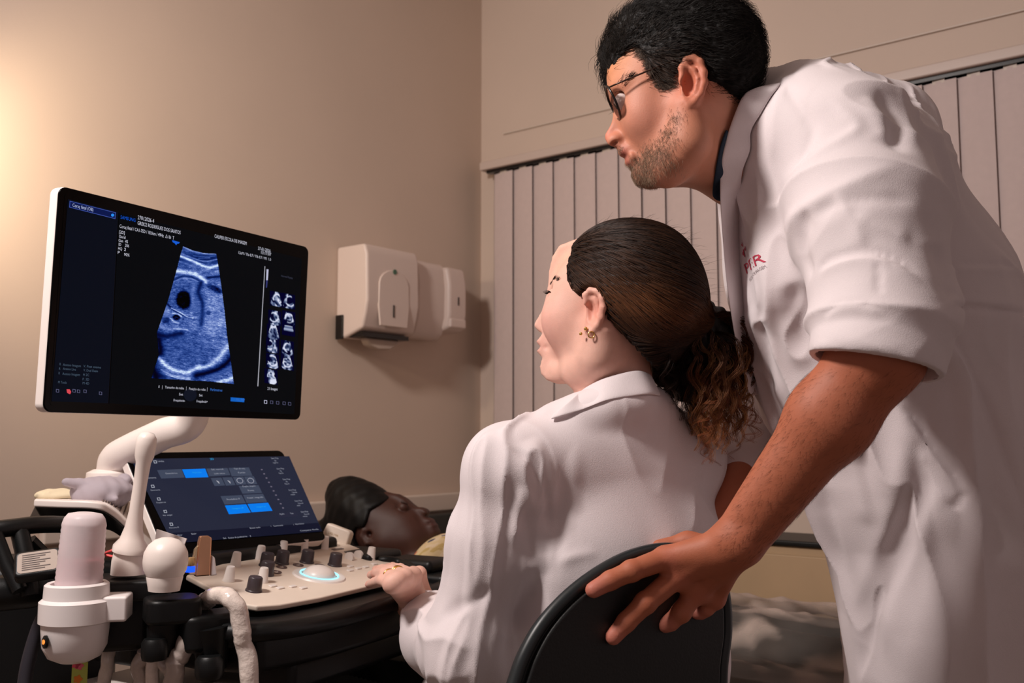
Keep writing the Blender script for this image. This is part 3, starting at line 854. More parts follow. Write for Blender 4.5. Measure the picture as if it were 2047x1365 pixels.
# touch screen -------------------------------------------------
TS = pose((-.5127, 1.836, .9681), .8817, .7025, .0024); tw_, th_ = .34, .22
ts = MB().prism(*TS.frame(), rrect(tw_, th_, .012), -.02, -.0012).build('touch_screen', M_shell, um, bevel=.003)
MB().prism(*TS.frame(), rrect(tw_ - .002, th_ - .002, .011), -.002, 0).build('bezel', M_gloss, ts, bevel=.0008)
flat(TS, 'display', [(262, 918), (578, 912), (644, 1062), (345, 1086)], emat((37, 41, 60), .9), ts, z=.0004)
flat(TS, 'lower_band', [(333, 1066), (636, 1045), (644, 1062), (345, 1086)], emat((17, 21, 42), .9), ts, z=.0009)
def k7(x, y): return (240 + x / 6.2045, 890 + y / 6.2045)
def k8(x, y): return (440 + x / 6.2045, 890 + y / 6.2045)
G1 = emat((66, 74, 94), .9); BL = emat((0, 122, 235), 1.0)
for nm, pts, m in (('grey_button', [k7(460, 310), k7(760, 295), k7(800, 400), k7(510, 412)], G1), ('blue_button', [k7(770, 300), k7(1055, 290), k7(1095, 396), k7(815, 404)], BL),
    ('grey_button', [k7(1070, 290), k8(90, 283), k8(125, 370), k7(1105, 385)], G1), ('grey_button', [k8(105, 282), k8(355, 275), k8(400, 378), k8(145, 384)], G1),
    ('icon_button', [k7(1125, 408), k7(1255, 402), k7(1300, 497), k7(1172, 504)], G1), ('icon_button', [k7(1270, 400), k8(145, 398), k8(190, 493), k8(72, 500)], G1),
    ('icon_button', [k8(160, 396), k8(285, 390), k8(330, 485), k8(205, 492)], G1), ('icon_button', [k8(297, 390), k8(415, 384), k8(460, 480), k8(342, 486)], G1),
    ('grey_button', [k8(230, 505), k8(475, 495), k8(520, 590), k8(278, 600)], G1), ('grey_button', [k8(5, 632), k8(265, 618), k8(318, 718), k8(55, 735)], G1), ('grey_button', [k8(285, 615), k8(530, 603), k8(582, 702), k8(330, 716)], G1),
    ('blue_button', [k8(60, 748), k8(322, 732), k8(378, 834), k8(110, 855)], BL), ('blue_button', [k8(340, 730), k8(592, 712), k8(648, 812), k8(392, 830)], BL),
    ('grey_button', [k8(700, 850), k8(935, 825), k8(965, 880), k8(735, 900)], emat((40, 42, 62), .9))):
    flat(TS, nm, pts, m, ts, z=.0009)
def TT(st, q, h, q2=None): return T(st, q[0], q[1], h, None if q2 is None else q2[0], None if q2 is None else q2[1], pl=TS)
TX = [TT('Utiliz', k7(465, 215), 3, k7(540, 212)), TT('Geométrico', k7(560, 365), 3.2, k7(705, 358)), TT('Sel. varred.', k7(1130, 315), 3, k7(1280, 308)), TT('Lado único', k7(1165, 365), 3, k7(1295, 358)),
      TT('Tipo de esq.', k8(170, 305), 3, k8(305, 300)), TT('Fundo', k8(220, 355), 3, k8(305, 350)), TT('Duplic. ângulo', k8(275, 525), 3, k8(435, 517)), TT('Rotaç.', k8(340, 575), 3, k8(420, 570)),
      TT('Predefinir P', k8(80, 688), 3.2, k8(240, 676)), TT('Predef. integrado', k8(335, 668), 3.2, k8(530, 655)), TT('Aplic', k8(735, 868), 3, k8(795, 862)), TT('Test', k8(868, 860), 3, k8(905, 855)),
      TT('Reset tudo', k8(365, 1042), 3, k8(495, 1030)), TT('Contraste', k8(660, 1015), 3, k8(775, 1003)), TT('Harmônico', k8(930, 993), 3, k8(1035, 980)), TT('1', k8(625, 1020), 3), TT('1', k8(905, 998), 3),
      TT('Predefinir', k7(625, 1140), 3.4, k7(770, 1128)), TT('Sair', k7(880, 1115), 3.4, k7(945, 1108)), TT('Sel.', k8(35, 1170), 3.4, k8(75, 1166)), TT('Rotina de parâmetros', k8(100, 1165), 3.4, k8(330, 1142)), TT('8', k8(370, 1142), 3.4), TT('Comparar Perfis', k8(990, 1075), 3, k8(1215, 1052))]
for i, (x, y) in enumerate(((375, 572), (448, 726), (526, 884), (607, 1040), (325, 420))):
    TX.append(TT(['Geometria', 'Doppler cor', 'Ver angul', 'Memória M', 'Biometria'][i], k7(x, y), 2.8, k7(x + 118, y - 6)))
for i, (x, y) in enumerate(((630, 175), (700, 305), (775, 437), (848, 570), (925, 705), (1000, 840))):
    TX.append(TT('Sem Pop', k8(x, y), 2.8, k8(x + 88, y - 6))); TX.append(TT(['Cla', 'Ple', 'Ple', 'Tamanho', 'Freq. ativ', 'Freq. ativ'][i], k8(x + 40, y + 28), 2.6)); TX.append(TT(['Lag fl 1x', 'Nata 2x', 'Nata 3x', 'rotação', 'média', 'máxima'][i], k8(x + 25, y + 55), 2.6))
text_obj('touch_lettering', TX, TS.frame(), emat((165, 168, 182), .9), ts, z=.0016)
text_obj('blue_lettering', [TT('2D', k7(1115, 190), 4, k7(1160, 188)), TT('Multi lim', k7(895, 355), 3, k7(1000, 348)), TT('Imagem off', k8(150, 800), 3, k8(285, 790)), TT('Imagem on', k8(450, 780), 3, k8(560, 770))], TS.frame(), emat((40, 170, 235), .9), ts, z=.0018)
for i in range(10):
    x, y = k8(515 + i * 29.3, 300 + i * 53)
    flat(TS, 'level_mark', [(x - 1.6, y - 1), (x + 1.6, y - 1), (x + 2.1, y + 1.2), (x - 1.1, y + 1.2)], emat((110, 104, 122), .9), ts)
for x, y in ((405, 508), (480, 665), (560, 820), (635, 978), (435, 205)):
    q = k7(x, y); outline(TS, 'menu_icon', [(q[0] - 3, q[1] - 2.2), (q[0] + 2, q[1] - 2.4), (q[0] + 3.4, q[1] + 2.2), (q[0] - 1.6, q[1] + 2.4)], .0009, emat((175, 178, 190), .9), ts)
for x, y in ((1210, 452),): q = k7(x, y); outline(TS, 'curve_icon', [(q[0] - 2, q[1] - 2), (q[0] + 2, q[1]), (q[0] + 3, q[1] + 3)], .0008, emat((190, 190, 200), .9), ts)
q = k8(108, 450); outline(TS, 'curve_icon', [(q[0] - 2, q[1] - 2), (q[0] + 2, q[1]), (q[0] + 3, q[1] + 3)], .0008, emat((190, 190, 200), .9), ts)
for x in (245, 380): q = k8(x, 438); outline(TS, 'round_icon', [(q[0] + 6 * math.cos(a) + .25 * 5 * math.sin(a), q[1] + 5 * math.sin(a)) for a in np.linspace(0, 6.28, 13)[:-1]], .0007, emat((185, 185, 200), .9), ts)
# control panel ------------------------------------------------
cy = math.radians(61.5); cX = A(math.cos(cy), math.sin(cy), 0); cB = A(-math.sin(cy), math.cos(cy), 0)
el = math.radians(11)
KP = Plane(A(-.281, 1.668, .827), cX, cB * math.cos(el) + ZZ * math.sin(el))
out = [(372, 1149), (440, 1185), (462, 1196), (485, 1206), (515, 1211), (560, 1208), (640, 1194), (740, 1170), (815, 1153), (830, 1148), (828, 1140), (800, 1128), (740, 1104), (690, 1084), (640, 1080), (560, 1095), (470, 1118)]
op2 = [KP.px(x, y) for x, y in out]
cp = MB().prism(*KP.frame(), op2, -.009, 0).build('control_panel', M_cream, um, bevel=.003)
op3 = [(x * 1.0, y) for x, y in op2]
def knob(px, py, r, h, m, name, top=.82):
    c = KP.at(px, py, 0)
    return MB().lathe(c, KP.N, [(0, 0), (r * 1.12, 0), (r * 1.1, .002), (r, .003), (r * top, h * .92), (r * top * .88, h), (r * .3, h * .985), (0, h * .985)], 24).build(name, m, cp, smooth=True)
for q in ((470, 1131), (519, 1117), (564, 1107), (606, 1102), (647, 1096), (740, 1118), (457, 1161), (524, 1163)): knob(q[0], q[1], .0088, .0235, M_wknob, 'white_knob', .78)
for q in ((563, 1126), (613, 1124), (669, 1130), (532, 1131), (532, 1149), (507, 1181)): knob(q[0], q[1], .0118, .0225, M_grey, 'dark_knob', .93)
M_ringc = mat('button_dark', (92, 72, 70), .4)
for q in ((563, 1134), (596, 1130), (639, 1131), (552, 1144)):
    MB().lathe(KP.at(*q), KP.N, [(.0045, 0), (.0095, 0), (.0092, .0015), (.0055, .0015), (.0045, 0)], 24, cap=False).build('round_button', M_ringc, cp, smooth=True)
tb = KP.at(638, 1151)
MB().lathe(tb, KP.N, [(.046, 0), (.044, .0025), (.034, .0032), (.031, .001), (.031, 0)], 40, cap=False).build('trackball_collar', M_wknob, cp, smooth=True)
MB().lathe(tb, KP.N, [(.0335, .0028), (.0335, .0044), (.0315, .0044), (.0315, .0028)], 40, cap=False).build('trackball_light', emat((150, 225, 245), 1.6), cp, smooth=True)
MB().lathe(tb, KP.N, [(.028 * math.cos(a), .028 * math.sin(a) * .62 + .0005) for a in np.linspace(0, math.pi / 2, 9)], 32).build('trackball', M_wknob, cp, smooth=True)
for q in ((585, 1173), (606, 1176), (700, 1141), (716, 1137), (731, 1134), (748, 1128), (775, 1130), (760, 1134), (700, 1133), (560, 1176), (545, 1172)):
    x, y = KP.px(*q); MB().prism(*KP.frame(), rrect(.014, .008, .002, cx=x, cy=y), 0, .0022).build('key_button', M_wknob, cp, bevel=.0008)
for q in ((698, 1118), (716, 1114)):
    c = KP.at(*q); MB().lathe(c + KP.N * .004 - KP.X * .003, KP.X, [(0, 0), (.0095, 0), (.0095, .006), (0, .006)], 20).build('paddle_switch', M_wknob, cp, smooth=True)
x, y = KP.px(675, 1098); MB().prism(*KP.frame(), rrect(.03, .008, .001, cx=x, cy=y), 0, .001).build('badge', M_ringc, cp)
# black under-tray with hand grip
def cpt(x, y, z): return A(-.281, 1.668, 0) + cX * x + cB * y + ZZ * z
tray = [(-.235, -.045), (-.10, -.062), (.05, -.058), (.17, -.05), (.25, -.03), (.27, .06), (.27, .24), (-.23, .24), (-.26, .05)]
MB().prism(cpt(0, 0, 0), cX, cB, ZZ, tray, .745, .812).build('under_tray', M_black, um, bevel=.012)
gr = smooth_path([cpt(-.28, .10, .806), cpt(-.265, 0, .806), cpt(-.23, -.052, .806), (cpt(-.12, -.073, .804)), cpt(.05, -.07, .806), cpt(.2, -.058, .806), cpt(.275, -.03, .806)], 8)
MB().tube(gr, .0135, 16).build('front_grip', M_black, um, smooth=True)
MB().prism(cpt(0, 0, 0), cX, cB, ZZ, [(-.16, -.04), (.16, -.03), (.18, .16), (-.16, .16)], .70, .75).build('drawer', M_black, um, bevel=.012)
MB().prism(cpt(0, 0, 0), cX, cB, ZZ, [(-.24, .20), (.25, .20), (.25, .30), (-.24, .30)], .73, .885).build('touch_screen_base', M_black, um, bevel=.01)
# column, body, wheels
MB().prism(cpt(0, 0, 0), cX, cB, ZZ, rrect(.16, .14, .03, cx=0, cy=.16), .5, .75).build('lift_column', M_black, um, bevel=.005)
MB().prism(cpt(0, 0, 0), cX, cB, ZZ, rrect(.40, .50, .06, cx=-.02, cy=.36), .13, .50).build('body', M_shell, um, bevel=.02)
MB().prism(cpt(0, 0, 0), cX, cB, ZZ, rrect(.28, .20, .03, cx=-.18, cy=.22), .68, .70).build('lower_shelf', M_shell, um, bevel=.006)
for x, y in ((-.2, .14), (.17, .14), (-.2, .56), (.17, .56)):
    w = MB().lathe(cpt(x - .02, y, .06), cX, [(0, 0), (.055, 0), (.06, .008), (.06, .034), (.055, .042), (0, .042)], 28).build('wheel', M_black, um, smooth=True)
    MB().box(cpt(x, y, .115), cX, cB, ZZ, .05, .06, .05).build('fork', M_black, um, bevel=.008)
# rear deck: white shell curving down to the right of the touch screen, black bowl below
PD = 1.80
rim = [P(68, 998, 1.62), P(120, 1000, 1.60), P(190, 1003, 1.60), P(222, 1015, 1.62), P(262, 1052, 1.66), P(312, 1112, 1.66)]
back = [P(74, 992, 1.9), P(125, 992, 1.9), P(200, 990, 1.9), P(235, 985, 1.9), P(275, 1010, 1.9), P(325, 1060, 1.9)]
rm1 = smooth_path(rim, 6); bk1 = smooth_path(back, 6); n = len(rm1)
V = []; 
for z_ in (0, -.012):
    V += [p + ZZ * z_ for p in rm1] + [p + ZZ * z_ for p in bk1]
Fq = [(i, i + 1, n + i + 1, n + i) for i in range(n - 1)] + [(2 * n + i, 3 * n + i, 3 * n + i + 1, 2 * n + i + 1) for i in range(n - 1)] + [(i, 2 * n + i, 2 * n + i + 1, i + 1) for i in range(n - 1)] + [(n + i, n + i + 1, 3 * n + i + 1, 3 * n + i) for i in range(n - 1)] + [(0, n, 3 * n, 2 * n), (n - 1, 3 * n - 1, 4 * n - 1, 2 * n - 1)]
MB().add(V, Fq).build('rear_deck', M_shell, um, bevel=.003)
gm = MB()
for k in range(9):
    t0 = 14 + k * 1.1; i = int(t0); f = t0 - i
    a = rm1[i] * (1 - f) + rm1[min(i + 1, n - 1)] * f; b = bk1[i] * (1 - f) + bk1[min(i + 1, n - 1)] * f
    a2 = a + (b - a) * .12 + ZZ * .002; b2 = a + (b - a) * .8 + ZZ * .002
    gm.tube([a2, b2], .0012, 6)
gm.build('vent_slots', mat('slot_grey', (140, 122, 115), .6), um)
bw = MB(); bot = [p - ZZ * (.045 if i < n * .75 else .03) + (A(.008, .03, 0) if i < 3 else A(.0, .03, 0)) for i, p in enumerate(rm1)]
top = [p - ZZ * .011 for p in rm1]; bk2 = [p - ZZ * .012 for p in bk1]; bb = [p - ZZ * .06 - A(0, .05, 0) for p in bk1]
V = top + bot + bb + bk2
Fq = [(k * n + i, k * n + i + 1, ((k + 1) % 4) * n + i + 1, ((k + 1) % 4) * n + i) for k in range(4) for i in range(n - 1)] + [(0, n, 2 * n, 3 * n), (n - 1, 4 * n - 1, 3 * n - 1, 2 * n - 1)]
bw.add(V, Fq).build('rear_basin', M_black, um, bevel=.006)
# black side frame at the left
sf = MB(); sf.tube(smooth_path([P(-40, 1062, 1.45), P(20, 1055, 1.47), P(90, 1048, 1.52), P(200, 1050, 1.66)], 6), .013, 12)
sf.tube([P(-10, 1068, 1.45), P(14, 1130, 1.44), P(40, 1180, 1.43)], .011, 10); sf.tube([P(38, 1058, 1.48), P(55, 1130, 1.46), P(60, 1190, 1.45)], .013, 10)
sf.tube([P(-40, 1190, 1.45), P(60, 1180, 1.47), P(160, 1165, 1.55), P(260, 1150, 1.62)], .026, 12); sf.tube([P(60, 1080, 1.5), P(150, 1170, 1.55)], .010, 8)
sf.build('side_frame', M_black, um, smooth=True)
MB().box(P(60, 1300, 1.66), A(1, .35, 0) / 1.06, A(-.35, 1, 0) / 1.06, ZZ, .26, .22, .30).build('side_housing', M_black, um, bevel=.02)
LBP = Plane(P(75, 1122, 1.42), unit(A(1, .35, .12)), unit(A(-.25, .6, .75)))
lb = MB().prism(*LBP.frame(), rrect(.062, .044, .008), -.02, 0).build('label_box', M_black, um, bevel=.005)
MB().prism(*LBP.frame(), rrect(.052, .034, .006), 0, .0006).build('label_card', mat('label_paper', (176, 160, 148), .6), lb)
mb = MB()
for k in range(8): mb.prism(*LBP.frame(), [(-.020, -.0125 + k * .0035), (.010 + .008 * math.sin(k * 2.1), -.0125 + k * .0035), (.010 + .008 * math.sin(k * 2.1), -.0113 + k * .0035), (-.020, -.0113 + k * .0035)], .0008, .0012)
mb.build('label_print', mat('print', (95, 82, 78), .6), lb)
# probe holders on the left flank
hb = MB(); hb.prism(P(255, 1152, 1.46), A(1, .25, 0), A(-.25, 1, 0), ZZ, rrect(.12, .10, .012), -.03, 0); hb.build('probe_holder', M_black, um, bevel=.006)
hb = MB(); hb.prism(P(345, 1192, 1.40), unit(A(1, .5, 0)), unit(A(-.5, 1, 0)), ZZ, rrect(.075, .07, .02), -.034, 0); hb.build('probe_holder', M_black, um, bevel=.006)
hb = MB(); hb.prism(P(425, 1222, 1.42), unit(A(1, .9, 0)), unit(A(-.9, 1, 0)), ZZ, rrect(.10, .06, .02), -.05, 0); hb.build('probe_holder', M_black, um, bevel=.008)
MB().tube([P(338, 1215, 1.39), P(326, 1260, 1.385), P(318, 1310, 1.38)], [.027, .022, .016], 16).build('hook', M_black, um, smooth=True)
MB().lathe(P(308, 1318, 1.36), ZZ, [(0, 0), (.016, 0), (.0175, .006), (.0175, .022), (.014, .028), (0, .028)], 24).build('hook_cap', M_black, um, smooth=True)
MB().tube([P(420, 1250, 1.40), P(425, 1335, 1.40)], [.028, .020], 16).build('hook', M_black, um, smooth=True)
MB().lathe(P(418, 1355, 1.37), ZZ, [(0, 0), (.017, 0), (.0195, .006), (.0195, .024), (.015, .03), (0, .03)], 24).build('hook_cap', M_black, um, smooth=True)
MB().box(P(200, 1235, 1.44), A(1, .3, 0) / 1.044, A(-.3, 1, 0) / 1.044, ZZ, .14, .06, .09).build('holder_bracket', M_black, um, bevel=.012)
# black arm with holders on the right flank
hb = MB(); hb.box(cpt(.27, .16, .845), cX, cB, ZZ, .11, .12, .03); hb.box(cpt(.30, .05, .835), cX, cB, ZZ, .08, .11, .026); hb.box(cpt(.30, .02, .80), cX, cB, ZZ, .1, .12, .05)
hb.build('right_holder_arm', M_black, um, bevel=.01)

# ---------------------------------------------------------------- things on and around the machine
M_matw = mat('probe_white', (246, 234, 226), .36)
pr = thing('transvaginal_probe', 'slim upright white wand probe standing in the left holder', 'probe', P(258, 1143, 1.45))
MB().lathe(P(258, 1147, 1.45), ZZ, [(0, 0), (.0255, 0), (.0245, .02), (.0215, .035), (.021, .036), (0, .036)], 32).build('handle', M_matw, pr, smooth=True)
b0 = P(260, 1102, 1.45); b1 = P(296, 863, 1.45); ax = unit(b1 - b0); L = np.linalg.norm(b1 - b0)
MB().lathe(b0, ax, [(0, 0), (.025, 0), (.0245, .008), (.017, .018), (.0125, .035), (.0098, .06), (.0095, .10), (.0105, .13), (.0135, L - .036), (.0142, L - .02), (.0135, L - .009), (.009, L - .002), (0, L)], 32).build('shaft', M_matw, pr, smooth=True)
vp = thing('volume_probe', 'round-headed white dome probe in the holder in front of the wand', 'probe', P(328, 1175, 1.38))
c0 = P(328, 1180, 1.38)
MB().lathe(c0, unit(A(.02, 0, 1)), [(0, 0), (.021, 0), (.022, .006), (.0245, .018), (.024, .020), (0, .020)], 32).build('handle', M_matw, vp, smooth=True)
MB().lathe(c0, unit(A(.02, 0, 1)), [(0, .02), (.0245, .02), (.0285, .028), (.0300, .036), (.0302, .040), (.0290, .052), (.0240, .062), (.016, .069), (.007, .072), (0, .0725)], 36).build('dome', M_matw, vp, smooth=True)
# gel warmer and bottle
gw = thing('gel_warmer', 'round white gel warmer cup with an orange lit switch clamped on the left side', 'gel warmer', P(146, 1320, 1.36))
M_warm = mat('warmer_white', (244, 236, 234), .35)
base = P(148, 1323, 1.36)
wz = lambda y: (1323 - y) / FPX * 1.36
prof = [(0, 0), (.020, .001), (.034, .008), (.0415, .022), (.0435, .045), (.0440, wz(1245)), (.0475, wz(1242)), (.0475, wz(1202)), (.0425, wz(1196)), (.0415, wz(1170)), (.038, wz(1166)), (.034, wz(1168)), (.034, wz(1200)), (0, wz(1200))]
MB().lathe(base, ZZ, prof, 48).build('cup', M_warm, gw, smooth=True)
MB().box(base + ZZ * (wz(1218)) + A(.040, .012, 0), A(1, .2, 0) / 1.02, A(-.2, 1, 0) / 1.02, ZZ, .055, .05, .034).build('clamp', M_warm, gw, bevel=.004)
sw = MB().lathe(P(93, 1283, 1.325), A(-.75, -.66, .05), [(0, 0), (.0085, 0), (.0085, .003), (.006, .0045), (0, .0045)], 24).build('switch', M_black, gw, smooth=True)
MB().lathe(P(91, 1283, 1.321), A(-.75, -.66, .05), [(0, 0), (.0035, 0), (.003, .0035), (0, .0035)], 16).build('switch_light', emat((250, 140, 60), 1.4), sw, smooth=True)
gb = thing('gel_bottle', 'upside-down translucent pink gel bottle resting in the gel warmer', 'bottle', base + ZZ * wz(1200))
M_gelb = mat('gel_plastic', (250, 238, 240), .35, noise=.05, nscale=30, trans=.32, ior=1.25)
bt = base + ZZ * wz(1199) + A(.001, 0, 0); Lb = wz(1027) - wz(1199)
pf = [(0, 0), (.030, 0)] + [(.0305 - .0022 * (i / 28) + (.0007 if i % 2 else 0), .004 + i * (Lb - .018) / 28) for i in range(29)] + [(.0265, Lb - .008), (.022, Lb - .002), (.012, Lb), (0, Lb)]
MB().lathe(bt, unit(A(.055, 0, 1)), pf, 40).build('bottle_body', M_gelb, gb, smooth=True)
MB().lathe(bt, unit(A(.055, 0, 1)), [(0, .001), (.0275, .001), (.0270, Lb * .42), (.0265, Lb * .45), (0, Lb * .45)], 32).build('gel', mat('pink_gel', (240, 120, 145), .3), gb, smooth=True)
lan = thing('lanyard', 'bright flowered pink and yellow-green strap hanging below the gel warmer', 'strap', P(158, 1330, 1.36))
LP = Plane(P(158, 1345, 1.37), unit(A(1, .3, 0)), ZZ)
MB().prism(*LP.frame(), [(-.010, -.10), (.010, -.10), (.011, .014), (-.009, .014)], 0, .0015).build('strap_band', mat('lime', (186, 196, 90), .7), lan)
for k, (x, y, c) in enumerate(((0, .010, (235, 110, 130)), (-.004, .012, (240, 90, 110)), (-.001, -.008, (235, 130, 40)), (.006, -.020, (240, 90, 130)), (-.005, -.024, (70, 120, 60)), (.001, -.05, (235, 130, 40)), (.004, -.07, (240, 90, 130)))):
    MB().prism(*LP.frame(), [(x + .0052 * math.cos(a) * (1 + .2 * math.cos(5 * a)), y + .0052 * math.sin(a) * (1 + .2 * math.cos(5 * a))) for a in np.linspace(0, 6.28, 25)[:-1]], .0015, .0022).build('flower_print', mat('print_%d' % k, c, .7), lan)
tag(MB().tube(smooth_path([P(95, 1215, 1.44), P(75, 1260, 1.44), P(55, 1330, 1.43), P(45, 1400, 1.42)], 8), .010, 12).build('power_cord', mat('grey_cord', (46, 44, 52), .5), smooth=True), 'dark grey cord hanging down left of the gel warmer', 'cord')
tag(MB().tube(smooth_path([P(205, 1108, 1.50), P(222, 1101, 1.48), P(235, 1098, 1.5), P(232, 1112, 1.5), P(212, 1110, 1.5)], 6), .0022, 8).build('red_string', mat('coral', (238, 90, 90), .6), smooth=True), 'thin coral red string loop behind the wand probe handle', 'string')
# cables in clear sleeves
M_sleeve = mat('clear_sleeve', (236, 222, 212), .15, noise=.12, nscale=90, bump=.8, bscale=120, coat=.6)
M_wrap = mat('foil_sleeve', (220, 205, 196), .12, noise=.1, nscale=60, bump=.6, bscale=90, trans=.35, coat=.5)
def cable(name, pts, r, m, label, cat='cable', lump=.0):
    q = smooth_path(pts, 10); q = [p + lump * .008 * A(math.sin(i * .53), math.sin(i * .41 + 1), 0) for i, p in enumerate(q)]; rs = [r * (1 + lump * .5 * (math.sin(i * .9 + 3 * math.sin(i * .31)) * .5 + math.sin(i * .37 + 1) * .6)) for i in range(len(q))]
    return tag(MB().tube(q, rs, 16).build(name, m, smooth=True), label, cat)
cable('probe_cable', [P(408, 1203, 1.44), P(432, 1190, 1.41), P(460, 1196, 1.39), P(478, 1225, 1.385), P(484, 1270, 1.385), P(494, 1315, 1.385), P(505, 1400, 1.38), P(510, 1500, 1.38)], .0125, M_sleeve, 'thick cable in a wrinkled clear sleeve draped over the front grip of the machine', lump=.12)
cable('probe_cable', [P(384, 1262, 1.40), P(372, 1285, 1.385), P(355, 1320, 1.38), P(345, 1365, 1.38), P(335, 1480, 1.38)], .0130, M_wrap, 'foil-wrapped shiny cable hanging between the two black hooks', lump=.2)
cable('probe_cable', [P(322, 1310, 1.40), P(330, 1330, 1.39), P(342, 1350, 1.395), P(345, 1390, 1.40), P(350, 1480, 1.40)], .0085, M_wrap, 'thin clear-sleeved cable crossing under the left black hook', lump=.1)
cable('probe_cable', [P(290, 1300, 1.42), P(278, 1335, 1.42), P(282, 1380, 1.42), P(286, 1480, 1.42)], .0105, M_wrap, 'clear-sleeved cable hanging left of the round black hook cap', lump=.2)
cable('probe_cable', [P(306, 1320, 1.41), P(305, 1350, 1.41), P(304, 1480, 1.41)], .0095, M_sleeve, 'straight pale cable hanging directly below the round black hook cap', lump=.05)
cable('probe_cable', [P(219, 1285, 1.46), P(216, 1320, 1.45), P(209, 1360, 1.45), P(200, 1480, 1.44)], .0095, M_sleeve, 'pale cable hanging right of the gel warmer below the bracket', lump=.08)
cable('probe_cable', [P(722, 1135, 1.95), P(760, 1120, 1.9), P(800, 1125, 1.9), P(840, 1150, 1.85), P(850, 1220, 1.85)], .008, M_black, 'black cable looped over the right end of the console', lump=0)
# right-hand linear probe lying in holder
lp = thing('linear_probe', 'flat white probe head lying at the right corner of the touch screen', 'probe', P(680, 1078, 2.0))
LQ = Plane(P(677, 1066, 2.0), unit(P(702, 1071, 1.99) - P(652, 1052, 2.0)), unit(A(.05, .1, 1)))
MB().prism(*LQ.frame(), [(-.028, -.008), (-.016, -.022), (.022, -.022), (.028, -.016), (.027, .010), (.020, .013), (-.026, .013)], -.014, .014).build('probe_head', M_cream, lp, bevel=.005)
text_obj('probe_marking', [('LA2-14A', -.016, -.006, .0065, .9)], (LQ.w(0, 0, .0143), LQ.X, LQ.Y, LQ.N), mat('gold_print', (176, 140, 84), .5), lp)
# gold clip and small blue indicator with card behind
gc = thing('metal_clip', 'upright copper coloured metal clip standing on the left end of the knob panel', 'clip', P(404, 1148, 1.50))
M_gold = mat('copper', (236, 184, 146), .32, 1.0)
GP = Plane(P(406, 1110, 1.50), unit(A(.85, .5, 0)), ZZ)
MB().prism(*GP.frame(), [(-.012, -.030), (.010, -.030), (.011, .026), (.006, .029), (-.006, .029), (-.008, .020), (-.010, -.01)], -.006, .006).build('clip_body', M_gold, gc, bevel=.002)
MB().prism(*GP.frame(), [(-.020, -.026), (-.011, -.028), (-.008, .016), (-.013, .010)], -.004, .004).build('clip_edge', mat('pale_gold', (226, 200, 160), .25, .8), gc, bevel=.001)
MB().prism(*GP.frame(), [(.011, -.031), (.021, -.030), (.017, -.004), (.012, .0)], -.005, .004).build('white_foot', M_wknob, gc, bevel=.002)
bi = thing('indicator_knob', 'small knob glowing blue beside the copper clip', 'knob', P(380, 1140, 1.47))
MB().lathe(P(380, 1143, 1.47), ZZ, [(0, 0), (.007, 0), (.007, .008), (0, .008)], 20).build('glowing_base', emat((20, 70, 255), 2.2), bi, smooth=True)
MB().lathe(P(381, 1131, 1.47), ZZ, [(0, 0), (.006, 0), (.008, .005), (.006, .012), (0, .013)], 20).build('knob_cap', mat('amber', (196, 160, 110), .3, .5), bi, smooth=True)
CPn = Plane(P(345, 1078, 1.50), unit(P(382, 1082, 1.5) - P(300, 1070, 1.55)), ZZ)
tag(MB().prism(*CPn.frame(), [(-.036, .012), (.032, .004), (.018, -.026), (-.042, -.03)], 0, .0012).build('paper_card', mat('card_white', (244, 234, 232), .8)), 'plain white paper card leaning behind the round-headed probe', 'card')

# ---------------------------------------------------------------- seated woman
def skin(name, sss=.12, rough=.58): return mat(name, (200, 150, 130), rough, noise=.06, nscale=55, bump=.12, bscale=500, attr=True, sss=sss)
M_skin = skin('skin'); M_hairm = mat('hair', (30, 20, 15), .55, attr=True, noise=.12, nscale=80, spec=.22)
M_coat = mat('coat_cotton', (232, 222, 224), .85, noise=.02, nscale=14, bump=.25, bscale=900, sheen=.15)
M_denim = mat('denim', (24, 42, 62), .8, bump=.3, bscale=1200)
M_trous = mat('dark_trousers', (30, 36, 36), .85, bump=.2, bscale=600)
M_goldj = mat('gold', (232, 190, 110), .25, 1.0)
def cloth_mesh(F, name, m, parent, relax=2, ripple=0.0012, wr=()):
    V, Q = F.mesh(relax + 4)
    N = mesh_normals(V, Q)
    for (a, b, r0, r1, ax, fa, fp, amp, seed) in wr: V = wrinkle(V, N, seg_w(V, a, b, r0, r1), ax, fa, fp, amp, seed)
    x, y, z = V.T
    w = np.sin(x * 31 + 2.1 * np.sin(z * 17)) * np.sin(z * 23 + 1.7 * np.sin(y * 21))
    V = V + N * (w * ripple)[:, None]
    return new_obj(name, V, Q, m, parent)
def dist_to(V, c): return np.linalg.norm(V - np.asarray(c), axis=1)
def tint(C, V, c, rad, rgb, amt=1.0):
    w = np.exp(-(dist_to(V, c) / rad) ** 2)[:, None] * amt
    return C * (1 - w) + lin(rgb) * w

woman = thing('person', 'seated woman in a white lab coat with a dark curly ponytail, hand on knobs', 'person', (.12, 1.47, 0))
th = math.radians(32)
wf = A(-math.cos(th), math.sin(th), 0); wl = A(-math.sin(th), -math.cos(th), 0)
WC = P(1250, 565, 1.48)
def H(px, py, w=0.0): return PP(px, py, WC + wl * w, wl)
def sculpt_ear(F, Hf, helix, center, ru, rw, lat, cc, w0, s=1.0):
    """ear: plate, rim, bowl"""
    F.el(Hf(center[0], center[1], w0 - .004), (ru, rw, .0085), (A(1, 0, 0) - lat * (lat @ A(1, 0, 0)), ZZ, lat), .006)
    F.chain([Hf(x, y, w0 + .003) for x, y in helix], [.0042 * s] * len(helix), .004)
    F.el(Hf(cc[0], cc[1], w0 + .004), (.0075 * s, .015 * s, .009), (A(1, 0, 0) - lat * (lat @ A(1, 0, 0)), ZZ, lat), .004, 'sub')
